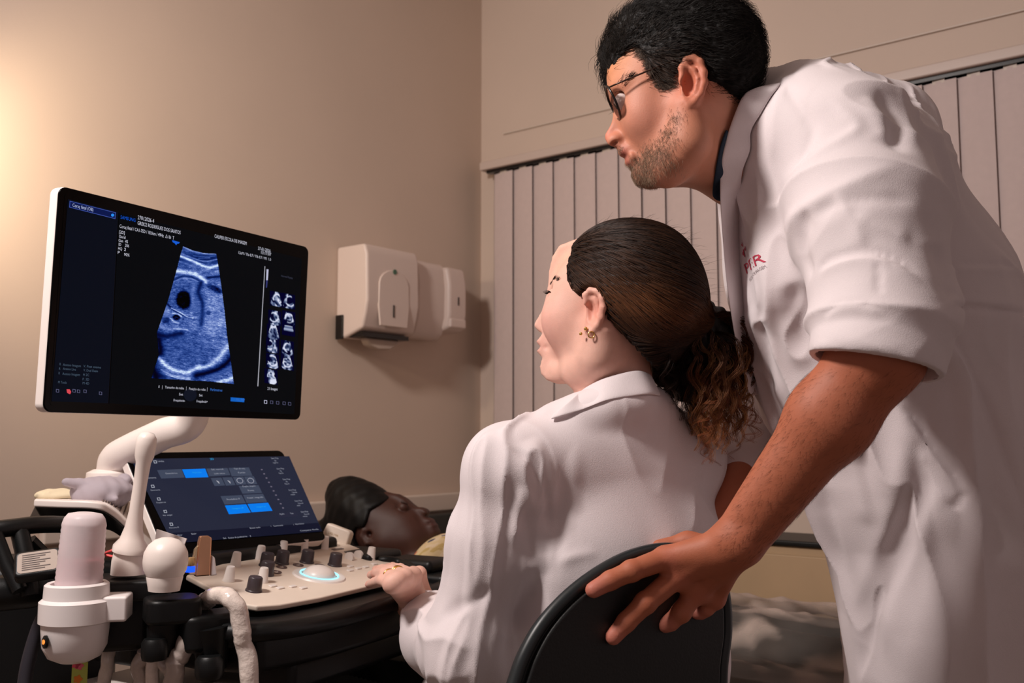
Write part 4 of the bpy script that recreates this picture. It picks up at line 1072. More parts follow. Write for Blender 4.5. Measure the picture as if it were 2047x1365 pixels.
B = Field((-.30, 1.20, .60), (.40, 1.95, 1.42), .0034, [(2, 1.04, 1.35, .0022), (0, .02, .24, .0024), (0, -.25, -.10, .0024), (2, .80, .90, .0024)])
B.el(WC + wf * -.002, (.090, .083, .070), (wf, ZZ, wl), .02)
B.el(H(1166, 628, .004), (.056, .090, .055), (wf, ZZ, wl), .03)
prof = [(1160, 478), (1124, 492), (1110, 515), (1103, 545), (1102, 572), (1099, 592), (1089, 622), (1076, 645), (1073, 653), (1082, 663), (1090, 667), (1084, 676), (1077, 684), (1086, 694), (1078, 703), (1090, 716), (1085, 733), (1087, 748), (1099, 760), (1150, 758), (1185, 650), (1185, 520)]
B.prism([H(x, y) for x, y in prof], wl, .013, .005, .014)
B.el(H(1118, 640, .036), (.022, .026, .02), (wf, ZZ, wl), .03)                         # cheek
B.chain([H(1120, 744), H(1152, 740, .03)], [.013, .016], .012); B.chain([H(1152, 740, .03), H(1196, 712, .048), H(1200, 660, .055)], [.016, .018, .02], .025)
B.chain([H(1120, 744), H(1152, 740, -.03), H(1195, 710, -.05)], [.013, .016, .018], .015)
B.ec(H(1222, 690), P(1238, 850, 1.50), (.050, .054), (.058, .060), wl, .03)
B.el(H(1106, 588, .028), (.014, .010, .012), (wf, ZZ, wl), .012, 'sub')
B.el(H(1110, 592, .026), (.0115, .0115, .0115), None, .003)
B.crease([H(1098, 583, .026), H(1108, 581, .034), H(1120, 585, .040)], .0018, .003)
B.crease([H(1086, 693, .0), H(1094, 695, .016), H(1102, 697, .024)], -.0022, .0022)
sculpt_ear(B, H, [(1172, 606), (1170, 590), (1180, 580), (1194, 582), (1204, 596), (1206, 615), (1202, 635), (1193, 652), (1182, 664), (1173, 660)], (1187, 621), .0125, .031, wl, (1180, 622), .071)
B.crease([H(1184, 592, .078), H(1195, 605, .078), H(1196, 625, .078), H(1188, 640, .078)], .0022, .0022)
# torso core, arms
tf = A(-.5, .866, 0); tl = A(-.866, -.5, 0)
SC = P(1222, 918, 1.50); LS = SC + tl * .178 - ZZ * .012; RS = SC - tl * .138
B.ec(SC, P(1240, 1250, 1.47), (.14, .08), (.12, .08), tl, .04); B.ec(P(1240, 1250, 1.47), P(1240, 1420, 1.47), (.12, .08), (.15, .10), tl, .04)
B.rc(LS, RS, .045, .045, .03)
EL = P(925, 1300, 1.40); WR = P(836, 1214, 1.655)
B.chain([LS, EL], [.043, .036], .02); B.chain([EL, WR], [.036, .0235], .02)
RE = RS + A(-.07, .13, -.22); B.chain([RS, RE, RE + A(-.15, .12, .03)], [.043, .034, .026], .02)
# left hand on the panel
zt = .835
def HW(px, py, z): return PZ(px, py, z)
wr2 = P(828, 1206, 1.67)
mcp = [HW(783, 1168, .866), HW(796, 1158, .873), HW(811, 1151, .876), HW(826, 1150, .870)]
for m_ in mcp: B.rc(wr2, m_, .0190, .0110, .012)
B.rc(mcp[0], mcp[3], .011, .011, .012)
B.rc(P(850, 1222, 1.63), wr2, .0270, .0255, .02)
fingers = [([mcp[0], HW(764, 1160, .868), HW(748, 1164, .854), HW(737, 1168, .842)], [.0095, .008, .007, .0062]),
           ([mcp[1], HW(769, 1146, .876), HW(752, 1145, .860), HW(741, 1149, .846)], [.010, .0085, .0075, .0066]),
           ([mcp[2], HW(784, 1140, .880), HW(765, 1137, .864), HW(751, 1138, .847)], [.010, .0085, .0075, .0066]),
           ([mcp[3], HW(800, 1137, .868), HW(785, 1133, .855), HW(775, 1133, .846)], [.010, .0085, .0075, .0066])]
for p_, r_ in fingers: B.chain(p_, r_, .004)
B.chain([wr2 + A(.02, .01, -.005), HW(838, 1146, .860), HW(825, 1140, .846)], [.014, .0105, .008], .008)
V, Q = B.mesh(2)
C = np.tile(lin((232, 184, 166)), (len(V), 1))
hc = H(1130, 640, .04); C = tint(C, V, H(1105, 650, .04), .035, (232, 160, 148), .5); C = tint(C, V, H(1186, 620, .075), .03, (222, 138, 116), .6); C = tint(C, V, H(1083, 694, 0), .012, (190, 100, 92), .9)
C = tint(C, V, H(1120, 510, .03), .04, (230, 172, 138), .4)
C = tint(C, V, wr2, .05, (222, 142, 104), .6)
for p_, r_ in fingers: C = tint(C, V, p_[-1], .02, (226, 140, 130), .7)
hb_ = new_obj('body', V, Q, M_skin, woman, col=C)
# eyelashes, brow, earrings, rings
nl = 26
pa = []
for k in range(nl):
    t = k / nl; a = H(1094 + 16 * t, 588 - 3 * math.sin(t * 3.1), .030 + .012 * t); d = unit(wf * .8 + wl * .35 + ZZ * .25)
    pa.append([a, a + d * .004, a + d * .0075 + ZZ * .002])
v1, q1, c1 = strands(np.array(pa), .00035, np.tile(lin((18, 12, 10)), (nl, 1)))
pa = []
for k in range(60):
    t = rng.random(); a = H(1096 + 24 * t + rng.normal(0, .6), 567 - 8 * math.sin(t * 2.6) + rng.normal(0, 1.3), .018 + .03 * t); a = a - .0 * wf
    p = a[None]; 
    for _ in range(3): p = p - B.grad(p) * (B.sample(p) - .0004)[:, None]
    a = p[0]; d = unit(-wf * .6 + wl * .5 + ZZ * .5); pa.append([a, a + d * .004, a + d * .008 - wl * .001])
v2, q2, c2 = strands(np.array(pa), .0003, np.tile(lin((40, 26, 20)), (len(pa), 1)))
V2, Q2, C2 = join([(v1, q1, c1), (v2, q2, c2)])
new_obj('eyelashes_and_brow', V2, Q2, M_hairm, woman, col=C2)
for x, y, r in ((1171, 657, .0028), (1161, 667, .0024)):
    MB().lathe(H(x, y, .080) - ZZ * r, ZZ, [(0, 0)] + [(r * math.sin(a), r - r * math.cos(a)) for a in np.linspace(.3, 2.9, 7)] + [(0, 2 * r)], 14).build('earring', M_goldj, woman, smooth=True)
MB().tube([H(1182, 662, .079) + A(math.cos(a), 0, math.sin(a)) * .0045 - ZZ * .005 for a in np.linspace(0, 6.28, 17)], .0009, 8).build('earring', M_goldj, woman, smooth=True)
def ring(p, ax, r, name='ring'):
    ax = unit(ax); e1 = unit(np.cross(ax, ZZ)); e2 = np.cross(ax, e1)
    MB().tube([p + (e1 * math.cos(a) + e2 * math.sin(a)) * r for a in np.linspace(0, 2 * math.pi, 21)], .0011, 8).build(name, M_goldj, woman, smooth=True)
f1 = fingers[1][0]; ring(f1[0] * .35 + f1[1] * .65, f1[1] - f1[0], .0095); f1 = fingers[2][0]; ring(f1[0] * .45 + f1[1] * .55, f1[1] - f1[0], .0098); ring(f1[0] * .35 + f1[1] * .65, f1[1] - f1[0], .0097)
# hair ---------------------------------------------------------
HF = Field((.02, 1.30, 1.00), (.42, 1.68, 1.42), .0028)
HF.el(WC + wf * .002 + ZZ * .002, (.100, .0925, .079), (wf, ZZ, wl), .02)
HF.el(H(1300, 575), (.075, .085, .072), (wf, ZZ, wl), .03)
HF.rc(H(1330, 600), P(1392, 640, 1.50), .060, .026, .03)
HF.rc(H(1250, 655, -.01), P(1385, 650, 1.50), .052, .028, .03)
HF.rc(H(1285, 700, .0), P(1385, 660, 1.50), .040, .026, .03)
cut = [(1040, 400), (1100, 462), (1118, 490), (1133, 496), (1129, 515), (1128, 535), (1133, 558), (1145, 578), (1163, 592), (1172, 577), (1200, 573), (1211, 600), (1212, 640), (1240, 668), (1262, 700), (1285, 738), (1292, 790), (1290, 860), (1040, 860)]
HF.prism([H(x, y, .062) for x, y in cut], wl, .30, .004, .006, 'sub')
# keep hair over the far side of the forehead thin
Vh, Qh = HF.mesh(2)
n_ = np.cross(V[0], V[1])
tie = P(1398, 640, 1.50)
Vh = Vh + mesh_normals(Vh, Qh) * (.0012 * np.sin(dist_to(Vh, tie) * 0 + np.arctan2((Vh - tie)[:, 2], (Vh - tie) @ wl) * 90))[:, None]
base_dark = lin((24, 15, 11))
parts = [(Vh, Qh, np.tile(base_dark, (len(Vh), 1)))]
# combed strands running back to the tie
idx = rng.integers(0, len(Vh), 9000); r0 = Vh[idx]
M_ = 9; paths = np.zeros((len(r0), M_, 3)); p = r0.copy()
step = .0085
for k in range(M_):
    paths[:, k] = p
    g = HF.grad(p); d = tie - p; d = d - g * np.sum(d * g, 1, keepdims=True); d /= np.linalg.norm(d, axis=1, keepdims=True) + 1e-9
    rem = np.linalg.norm(tie - p, axis=1, keepdims=True)
    p = p + d * np.minimum(step, rem * .3)
    p = p - HF.grad(p) * (HF.sample(p)[:, None] - .0009 * (1 + .6 * math.sin(k)))
hl = np.clip(snoise(r0 * 1.0, 30, 3) * .5 + .1, 0, 1) ** 2
pxy = proj(r0); low = np.exp(-(((pxy[:, 0] - 1290) / 120) ** 2 + ((pxy[:, 1] - (590 + .25 * (pxy[:, 0] - 1250))) / 42) ** 2))
up_ = np.exp(-(((pxy[:, 0] - 1240) / 70) ** 2 + ((pxy[:, 1] - (500 + .6 * (pxy[:, 0] - 1220))) / 26) ** 2))
mixv = np.clip(.14 * rng.random(len(r0)) + low * (.45 + .8 * hl) * (.6 + .8 * rng.random(len(r0))) + up_ * .8 * hl, 0, 1.2)[:, None]
cs = lin((26, 16, 12)) * np.clip(1 - mixv, 0, 1) + lin((138, 88, 54)) * mixv
parts.append(strands(paths, .0004 + .0004 * rng.random(len(r0)), cs))
# flyaway wisps on the crown
idx = rng.integers(0, len(Vh), 500); r1 = Vh[idx]; r1 = r1[r1[:, 2] > 1.28]; g = HF.grad(r1); d = unit(A(.8, .1, .1)) + rng.normal(0, .35, r1.shape)
parts.append(strands(np.stack([r1, r1 + g * .003 + d * .008, r1 + g * .006 + d * .018 - A(0, 0, .002)], 1), .00022, np.tile(base_dark, (len(r1), 1))))
# curly tail: locks
TF = []
def lock(start, ctrl, nst, coil, turns, spread, c0, c1, rad=.0005, M=40):
    path = np.array(smooth_path([start] + ctrl, 14)); t = np.linspace(0, 1, M); L_ = np.linspace(0, len(path) - 1, M)
    P_ = np.stack([np.interp(L_, np.arange(len(path)), path[:, a]) for a in range(3)], 1)
    T_ = np.gradient(P_, axis=0); T_ /= np.linalg.norm(T_, axis=1, keepdims=True)
    e1 = np.cross(T_, A(.2, .9, .1)); e1 /= np.linalg.norm(e1, axis=1, keepdims=True); e2 = np.cross(T_, e1)
    ph0 = rng.random() * 6.28; out = []
    for s_ in range(nst):
        ph = ph0 + turns * 2 * math.pi * t + rng.normal(0, .22)
        cr = coil * np.clip(t * 3, 0, 1) * (1 + rng.normal(0, .12))
        o_ = rng.normal(0, spread, 2)
        q = P_ + e1 * (cr * np.cos(ph) + o_[0])[:, None] + e2 * (cr * np.sin(ph) + o_[1])[:, None]
        out.append(q + rng.normal(0, .0005, 3))
    out = np.array(out)
    f = (t[None, :, None] ** 1.3); c = lin(c0) * (1 - f) + lin(c1) * f
    c = np.repeat(c, nst, 0) * (1 + rng.normal(0, .22, (nst, 1, 1)))
    return strands(out, rad, np.clip(c, 0, 1))
dk = (22, 13, 10)
for k in range(120):
    u = rng.random(); dep = 1.50 + rng.normal(0, .028)
    ex = 1320 + 175 * u + rng.normal(0, 8); a = 1 - abs(u - .62) * 1.2
    ey = 760 + 110 * a + rng.normal(0, 35)
    if ex < 1350: ey = min(ey, 740 + (ex - 1300) * 1.6)
    mx_ = 1398 + (ex - 1398) * rng.uniform(.9, 1.3); my = 650 + (ey - 650) * rng.uniform(.15, .45)
    tipc = (222, 160, 104) if ex > 1385 and rng.random() < .65 else ((134, 84, 50) if ex > 1380 else (44, 27, 18))
    st = P(1398 + rng.normal(0, 12), 642 + rng.normal(0, 10), 1.50 + rng.normal(0, .012))
    parts.append(lock(st, [P(mx_, my, dep - .012), P((mx_ + ex) / 2 + rng.normal(0, 5), (my + ey) / 2, dep - .01), P(ex, ey, dep)], 14, rng.uniform(.004, .0075), rng.uniform(2.0, 4.5), .0017, dk, tipc, .00055))
for k in range(16):                                                                 # long thin ringlets
    ex = rng.uniform(1385, 1512); ey = rng.uniform(850, 935); dep = rng.uniform(1.43, 1.5)
    if ex > 1470: ey = min(ey, 885)
    parts.append(lock(P(1410 + rng.normal(0, 20), 700, 1.49), [P(1430 + rng.normal(0, 20), 770, dep), P(ex + rng.normal(0, 6), (790 + ey) / 2, dep), P(ex, ey, dep)], 6, rng.uniform(.006, .009), rng.uniform(3.5, 5), .0010, (60, 34, 22), (150, 82, 48), .0004, M=60))
for (a, b, c_, d_) in ((1420, 645, 1455, 632), (1440, 655, 1487, 650), (1450, 668, 1494, 690), (1430, 700, 1480, 705), (1425, 690, 1462, 712)):   # loops at the tie
    for _ in range(3): parts.append(lock(P(1398, 642, 1.50), [P(a, b - 8, 1.48), P(c_ + rng.normal(0, 4), d_, 1.47), P(c_ + 8, d_ + 34, 1.48), P(c_ - 18, d_ + 55, 1.49)], 22, .002, 1.0, .0035, dk, (120, 70, 38), .0006))
TM = Field((.18, 1.40, .93), (.42, 1.60, 1.28), .0035)
TM.chain([tie, P(1385, 700, 1.51), P(1370, 770, 1.52)], [.028, .046, .026], .03); TM.chain([tie, P(1430, 690, 1.51), P(1430, 770, 1.52)], [.022, .038, .022], .03); TM.rc(P(1330, 680, 1.50), P(1330, 740, 1.52), .03, .022, .03)
Vt, Qt = TM.mesh(1); Vt = Vt + mesh_normals(Vt, Qt) * (.003 * snoise(Vt, 170, 5))[:, None]
parts.append((Vt, Qt, np.tile(lin((17, 10, 8)), (len(Vt), 1))))
Vx, Qx, Cx = join(parts)
new_obj('ponytail_hair', Vx, Qx, M_hairm, woman, col=Cx)
MB().tube([tie + A(.3, 0, 0) * 0 + (A(0, 1, 0) * math.cos(a) + A(.35, 0, .93) * math.sin(a)) * .021 for a in np.linspace(0, 6.283, 25)], .006, 10).build('hair_tie', mat('black_tie', (14, 12, 12), .8), woman, smooth=True)
# lab coat -----------------------------------------------------
F1 = Field((-.24, 1.14, .42), (.42, 1.80, 1.22), .0034); F1.sharp = True
F1.ec(SC + A(0, 0, -.03), P(1245, 1120, 1.48), (.160, .098), (.165, .105), tl, .05)
F1.ec(P(1245, 1120, 1.48), P(1240, 1330, 1.47), (.165, .105), (.168, .12), tl, .05)
F1.ec(P(1235, 1330, 1.47), P(1215, 1480, 1.50), (.165, .12), (.185, .15), tl, .05)
F1.rc(LS, RS, .056, .052, .05)
F1.rc(P(1240, 838, 1.49), LS, .058, .052, .05); F1.chain([P(1120, 850, 1.45), P(1170, 828, 1.435), P(1220, 812, 1.43), P(1270, 805, 1.44), P(1310, 815, 1.48)], [.02] * 5, .03); F1.rc(P(1250, 842, 1.51), RS, .056, .05, .05)
F1.chain([LS + A(0.004, 0, -.004), P(992, 1080, 1.40), P(945, 1300, 1.40)], [.056, .058, .062], .035)
F1.chain([P(940, 1300, 1.40), P(880, 1272, 1.50), P(862, 1240, 1.60)], [.062, .054, .046], .04)
F1.half(P(852, 1226, 1.62), unit(P(828, 1203, 1.67) - P(858, 1245, 1.56)), .006, P(700, 1200, 1.64) - A(0, .03, .1), P(880, 1100, 1.9))
F1.chain([RS, RE], [.052, .055], .03); F1.chain([RE, RE + A(-.13, .10, .02)], [.055, .045], .03)
F1.rc(P(1100, 1460, 1.50), P(930, 1420, 1.66), .10, .085, .05); F1.rc(P(1270, 1460, 1.58), P(1080, 1440, 1.80), .10, .085, .05)
# neck opening, collar
F1.ec(H(1222, 690), P(1232, 790, 1.50), (.059, .061), (.058, .058), wl, .006, 'sub')
cr_ = [P(1100, 832, 1.475), P(1128, 816, 1.445), P(1168, 797, 1.427), P(1215, 778, 1.42), P(1262, 766, 1.43), P(1302, 768, 1.47), P(1318, 780, 1.53), P(1290, 790, 1.58)]
cr_ = []; cc_ = P(1238, 800, 1.50)
for i in range(len(cr_) - 1):
    o_ = (cr_[i] + cr_[i + 1]) / 2 - cc_; o_[2] = 0
    F1.ec(cr_[i], cr_[i + 1], (.0195, .0045), (.0195, .0045), ZZ - unit(o_) * .35, .003)
seamw = [(1300, 789), (1255, 791), (1215, 800), (1170, 815), (1120, 838)]
for pts, a, s_ in (
    ([(1091, 895), (1100, 950), (1104, 1000), (1107, 1045)], .0065, .006), ([(1076, 900), (1086, 960), (1096, 1040)], -.005, .008),
    ([(1015, 890), (1045, 912), (1066, 938), (1080, 985)], -.005, .004),
    ([(1048, 965), (1036, 1030), (1029, 1100)], .009, .009), ([(1056, 1000), (1064, 1070), (1072, 1140)], -.014, .012),
    ([(1088, 1030), (1084, 1090), (1062, 1145)], .010, .008), ([(1107, 1010), (1105, 1080), (1100, 1140)], .003, .003),
    ([(1074, 1145), (1062, 1200), (1030, 1260), (1000, 1330)], -.016, .010), ([(1020, 940), (1008, 1050), (985, 1170)], -.007, .012),
    ([(868, 1232), (905, 1218), (960, 1195), (1010, 1150)], -.007, .008),
    ([(1110, 1128), (1150, 1112), (1200, 1104)], .004, .005), ([(1080, 1240), (1060, 1290), (1045, 1350)], .006, .010)):
    F1.fold(pts, a, s_)
ct = []; cbt = []
for (x, y), (x2, y2), s1 in (((1106, 829), (1100, 838), 0), ((1142, 798), (1150, 824), 0), ((1168, 776), (1182, 812), 0), ((1202, 758), (1212, 801), 0), ((1240, 746), (1252, 794), 0), ((1276, 740), (1296, 789), 0), ((1300, 748), (1322, 792), 0)):
    p1 = F1.hit(x2, y2, sink=-.004); p0 = B.hit(x, y + 3, sink=-.007)
    if np.linalg.norm(p0 - p1) > .07: p0 = P(x, y, (p1 - CAM) @ FW + .012)
    ct.append(P(x, y, (p0 - CAM) @ FW)); cbt.append(p1)
strip('collar', ct, cbt, M_coat, woman, .0035)
WRK = [(LS, P(945, 1300, 1.40), .075, .12, P(945, 1300, 1.40) - LS, 9, 34, .0075, 301), (P(945, 1300, 1.40), P(862, 1240, 1.60), .07, .11, P(862, 1240, 1.60) - P(945, 1300, 1.40), 30, 16, .008, 302),
       (P(1250, 1000, 1.42), P(1250, 1250, 1.42), .10, .26, A(.25, 0, 1), 8, 26, .0035, 303), (P(1080, 1100, 1.42), P(1060, 1350, 1.42), .03, .09, A(.1, 0, 1), 8, 34, .008, 304)]
cloth_mesh(F1, 'lab_coat', M_coat, woman, 2, .0004, WRK)
# trousers and shoes
F2 = Field((-.52, 1.35, 0.02), (.34, 2.2, .66), .009)
kL = P(690, 1345, 1.86); kR = kL + A(.24, .22, 0)
F2.chain([P(1130, 1470, 1.50), kL, A(kL[0] + .02, kL[1] - .02, .09)], [.095, .062, .045], .04)
F2.chain([P(1290, 1470, 1.58), kR, A(kR[0], kR[1], .09)], [.095, .062, .045], .04)
F2.fold([(640, 1320), (700, 1310), (760, 1340)], .006, .015)
cloth_mesh(F2, 'trousers', M_trous, woman, 1, .003)
for k_ in (kL, kR):
    sh = A(k_[0] - .02, k_[1], 0)
    MB().prism(sh + ZZ * 0, wf, -wl, ZZ, [(-.07, -.035), (.10, -.04), (.17, -.02), (.18, .0), (.16, .03), (.08, .04), (-.07, .035), (-.085, 0)], 0.0, .075).build('shoe', M_black, woman, bevel=.02)
# office chair -------------------------------------------------
ch = thing('office_chair', 'black office chair with rounded backrest, the man\'s hand on its top', 'chair', (P(1240, 1400, 1.46)[0], P(1240, 1400, 1.46)[1], 0))
M_chair = mat('chair_vinyl', (13, 17, 18), .5, noise=.08, bump=.15, bscale=300)
CHP = Plane(P(1260, 1250, 1.285), -tl, ZZ)
if CHP.N @ A(0, -1, 0) < 0: print('chair normal flipped')
oc = [(1008, 1440), (1032, 1365), (1052, 1310), (1085, 1252), (1130, 1200), (1185, 1155), (1245, 1120), (1300, 1102), (1350, 1098), (1400, 1110), (1435, 1140), (1452, 1190), (1456, 1260), (1448, 1330), (1440, 1440), (1400, 1520), (1060, 1520)]
q_ = [CHP.px(x, y) for x, y in oc]
qs = [(a[0], a[1]) for a in smooth_path([A(a, b, 0) for a, b in q_] + [A(*q_[0], 0)], 5)[:-1]]
MB().prism(*CHP.frame(), qs, -.028, 0).build('backrest', M_chair, ch, bevel=.010)
MB().prism(*CHP.frame(), [(x * .93, (y + .03) * .93 - .03) for x, y in qs], -.001, .007).build('back_shell', M_chair, ch, bevel=.005)
rimp = [CHP.w(x, y, -.004) for x, y in qs[:75]]
MB().tube(rimp, .0085, 10).build('edge_piping', mat('piping', (34, 40, 42), .4), ch, smooth=True)
sc_ = P(1235, 1400, 1.48); sc_[2] = 0
MB().prism(sc_, -tl, tf, ZZ, rrect(.46, .44, .09), .42, .50).build('seat', M_chair, ch, bevel=.025)
MB().box(CHP.o - CHP.N * -.02 - ZZ * .33 - A(0, 0, .05), CHP.X, ZZ, CHP.N, .06, .38, .02).build('back_support', M_black, ch, bevel=.005)
MB().lathe(sc_ + ZZ * .09, ZZ, [(0, 0), (.03, 0), (.03, .18), (.022, .18), (.022, .34), (0, .34)], 24).build('gas_lift', M_black, ch, smooth=True)
for k in range(5):
    a = k * 2 * math.pi / 5 + .3; d = A(math.cos(a), math.sin(a), 0)
    MB().box(sc_ + d * .15 + ZZ * .085, d, np.cross(ZZ, d), ZZ, .28, .035, .025).build('base_leg', M_black, ch, bevel=.006)
    MB().lathe(sc_ + d * .28 + np.cross(ZZ, d) * -.015 + ZZ * .03, np.cross(ZZ, d), [(0, 0), (.03, 0), (.03, .03), (0, .03)], 20).build('caster', M_black, ch, smooth=True)

# ---------------------------------------------------------------- standing man
man = thing('person', 'standing man in a white lab coat and glasses leaning forward, hand on the chair back', 'person', (.66, 1.5, 0))
th = math.radians(12)
mf = A(-math.cos(th), math.sin(th), 0); ml = A(-math.sin(th), -math.cos(th), 0)
mu = unit(ZZ * math.cos(.38) + mf * math.sin(.38)); mfw = np.cross(ml, mu) if np.cross(ml, mu) @ mf > 0 else -np.cross(ml, mu)
MC = P(1362, 125, 1.40)
def H(px, py, w=0.0): return PP(px, py, MC + ml * w, ml)
B = Field((.06, 1.05, .80), (.98, 1.95, 1.74), .0042, [(2, 1.42, 1.72, .0021), (0, .10, .36, .0023), (1, 1.20, 1.50, .0026), (2, .86, 1.0, .0024)])
B.el(MC, (.098, .080, .073), (mfw, mu, ml), .02)
B.el(H(1308, 228, .0), (.051, .092, .058), (mfw, mu, ml), .03)
prof = [(1290, 62), (1262, 84), (1240, 112), (1228, 140), (1226, 160), (1230, 176), (1236, 196), (1236, 214), (1230, 236), (1219, 258), (1211, 271), (1210, 279), (1216, 287), (1228, 290), (1238, 293), (1241, 300), (1241, 308), (1250, 313), (1252, 317), (1255, 325), (1257, 332), (1266, 338), (1266, 348), (1276, 360), (1300, 367), (1330, 360), (1360, 240), (1350, 100)]
B.prism([H(x, y) for x, y in prof], ml, .0115, .005, .012)
B.prism([H(x, y) for x, y in [(1246, 297), (1246, 309), (1256, 314), (1260, 326), (1272, 340), (1278, 354), (1300, 362), (1320, 330), (1300, 290), (1262, 288)]], ml, .019, .009, .009)
B.prism([H(x, y) for x, y in [(1294, 62), (1266, 84), (1244, 112), (1232, 140), (1230, 160), (1236, 178), (1270, 190), (1320, 120)]], ml, .034, .014, .02)
B.rc(H(1244, 305, .0), H(1262, 309, .021), .0052, .003, .004); B.rc(H(1257, 324, .0), H(1266, 315, .020), .0058, .003, .004)
B.el(H(1230, 279, .011), (.0115, .009, .0085), (mfw, mu, ml), .006)
B.el(H(1229, 286, .014), (.0055, .0022, .0045), (mfw, mu, ml), .002, 'sub'); B.rc(H(1240, 290, .004), H(1250, 303, .008), .0055, .006, .008)
B.el(H(1288, 230, .038), (.020, .020, .016), (mfw, mu, ml), .03)
B.chain([H(1296, 350), H(1334, 335, .032)], [.014, .020], .014); B.chain([H(1334, 335, .032), H(1378, 285, .052), H(1376, 215, .058)], [.020, .022, .02], .03)
B.chain([H(1296, 350), H(1334, 335, -.032), H(1378, 285, -.052)], [.014, .020, .022], .015)
B.chain([H(1240, 172, .034), H(1252, 164, .046)], [.009, .008], .014)
B.el(H(1240, 203, .030), (.016, .014, .016), (mfw, mu, ml), .010, 'sub')
B.crease([H(1238, 196, .026), H(1248, 193, .036), H(1258, 200, .044)], .0016, .0028); B.crease([H(1240, 213, .028), H(1250, 216, .038), H(1258, 214, .044)], .0012, .0035)
B.crease([H(1241, 312, .0), H(1250, 312, .014), H(1262, 306, .024)], -.0024, .0026)
B.crease([H(1240, 283, .018), H(1255, 296, .030), H(1268, 315, .036)], -.0013, .004)
B.crease([H(1256, 336, .0), H(1268, 338, .014)], -.002, .004)
# neck
B.ec(H(1400, 205), P(1500, 300, 1.46), (.056, .066), (.062, .074), ml, .03)
B.ec(H(1360, 300), P(1470, 335, 1.45), (.040, .034), (.055, .05), ml, .04)
sculpt_ear(B, H, [(1370, 186), (1364, 160), (1363, 136), (1372, 120), (1386, 116), (1399, 124), (1407, 145), (1407, 168), (1401, 187), (1389, 203), (1377, 212), (1370, 203)], (1384, 162), .0135, .030, ml, (1378, 170), .072, 1.1)
B.chain([H(1374, 132, .077), H(1388, 140, .077), H(1395, 158, .077), H(1390, 180, .077), H(1380, 192, .076)], [.0026] * 5, .003)
B.el(H(1374, 172, .079), (.006, .012, .006), (mfw, mu, ml), .004, 'sub')
# trunk core under the coat, arms
B.ec(P(1560, 300, 1.48), P(1770, 620, 1.50), (.15, .08), (.14, .09), A(0, 1, 0), .05); B.ec(P(1770, 620, 1.50), P(1880, 900, 1.50), (.14, .09), (.14, .10), A(0, 1, 0), .05)
SH = P(1690, 300, 1.31); ELB = P(1758, 706, 1.205); WRI = P(1476, 1082, 1.262)
B.chain([SH, ELB], [.053, .046], .03)
# forearm: fleshy near the elbow, flat at the wrist
fa = unit(WRI - ELB); perp = unit(np.cross(fa, A(0, 1, 0)))
B.ec(ELB, ELB * .66 + WRI * .34, (.053, .045), (.0485, .041), perp, .03)
B.ec(ELB * .66 + WRI * .34, WRI, (.0485, .041), (.0335, .0235), perp, .03)
FSH = P(1560, 360, 1.72); FEL = P(1535, 800, 1.70); FWR = P(1440, 1050, 1.52)
B.chain([FSH, FEL, FWR], [.05, .042, .026], .03)
B.rc(FWR, P(1425, 1120, 1.47), .026, .02, .02)
# left hand over the top of the backrest
CZN = CHP.N
def HC(px, py, z): return CHP.at(px, py, z)
mcp = [HC(1330, 1116, .030), HC(1352, 1152, .032), HC(1390, 1182, .030), HC(1428, 1196, .026)]
for m_, r_ in zip(mcp, (.0150, .0150, .014, .013)): B.rc(WRI, m_, .021, r_, .018)
B.rc(HC(1445, 1120, .022), HC(1400, 1150, .024), .026, .020, .02)
for i in range(3): B.rc(mcp[i], mcp[i + 1], .0125, .0125, .012)
fm = [([mcp[0], HC(1262, 1141, .026), HC(1220, 1160, .019), HC(1186, 1179, .015)], [.0148, .0130, .0120, .0102]),
      ([mcp[1], HC(1290, 1205, .028), HC(1252, 1243, .020), HC(1226, 1273, .013)], [.0150, .0134, .0122, .0102]),
      ([mcp[2], HC(1362, 1224, .026), HC(1340, 1244, .014), HC(1330, 1250, .009)], [.0142, .0124, .0108, .0096]),
      ([mcp[3], HC(1412, 1216, .020), HC(1402, 1224, .012), HC(1392, 1226, .009)], [.0115, .0095, .0085, .0078])]
for p_, r_ in fm:
    B.chain(p_, r_, .004)
    B.el(p_[1], (r_[1] * 1.03,) * 3, None, .004)
B.chain([HC(1440, 1095, .015), HC(1375, 1083, -.020), HC(1318, 1092, -.040)], [.018, .0125, .0095], .012)
for p_, r_ in fm[:2]:
    a, b = p_[1], p_[2]; B.crease([a + CZN * .008 + perp * .006, a + CZN * .011, a + CZN * .008 - perp * .006], -.0007, .002, 0)
for m_ in mcp[:3]: B.crease([m_ + CZN * .012, m_ * .45 + WRI * .55 + CZN * .016], .0022, .0035)
for a, b in zip(mcp[:3], mcp[1:]): B.crease([(a + b) / 2 + CZN * .010, (a + b) * .3 + WRI * .4 + CZN * .014], -.0022, .005)
# wrist bone and forearm tendons
B.el(P(1503, 1060, 1.245), (.010, .010, .008), None, .012)
V, Q = B.mesh(2)
C = np.tile(lin((200, 134, 106)), (len(V), 1))
pxy = proj(V)
arm = (V[:, 2] < 1.25)[:, None]
C = np.where(arm, lin((182, 106, 76)), C)
C = tint(C, V, H(1290, 235, .05), .035, (214, 144, 122), .7); C = tint(C, V, H(1386, 165, .08), .034, (206, 118, 92), .8); C = tint(C, V, H(1215, 278, .0), .016, (206, 118, 100), .8)
C = tint(C, V, H(1238, 110, .03), .04, (206, 138, 88), .8); C = tint(C, V, H(1247, 305, .012), .010, (176, 96, 84), .9); C = tint(C, V, H(1254, 327, .010), .010, (170, 92, 80), .9)
for m_ in mcp: C = tint(C, V, m_ + CZN * .01, .014, (196, 112, 92), .6)
for p_, r_ in fm: C = tint(C, V, p_[-1], .018, (205, 126, 112), .8)
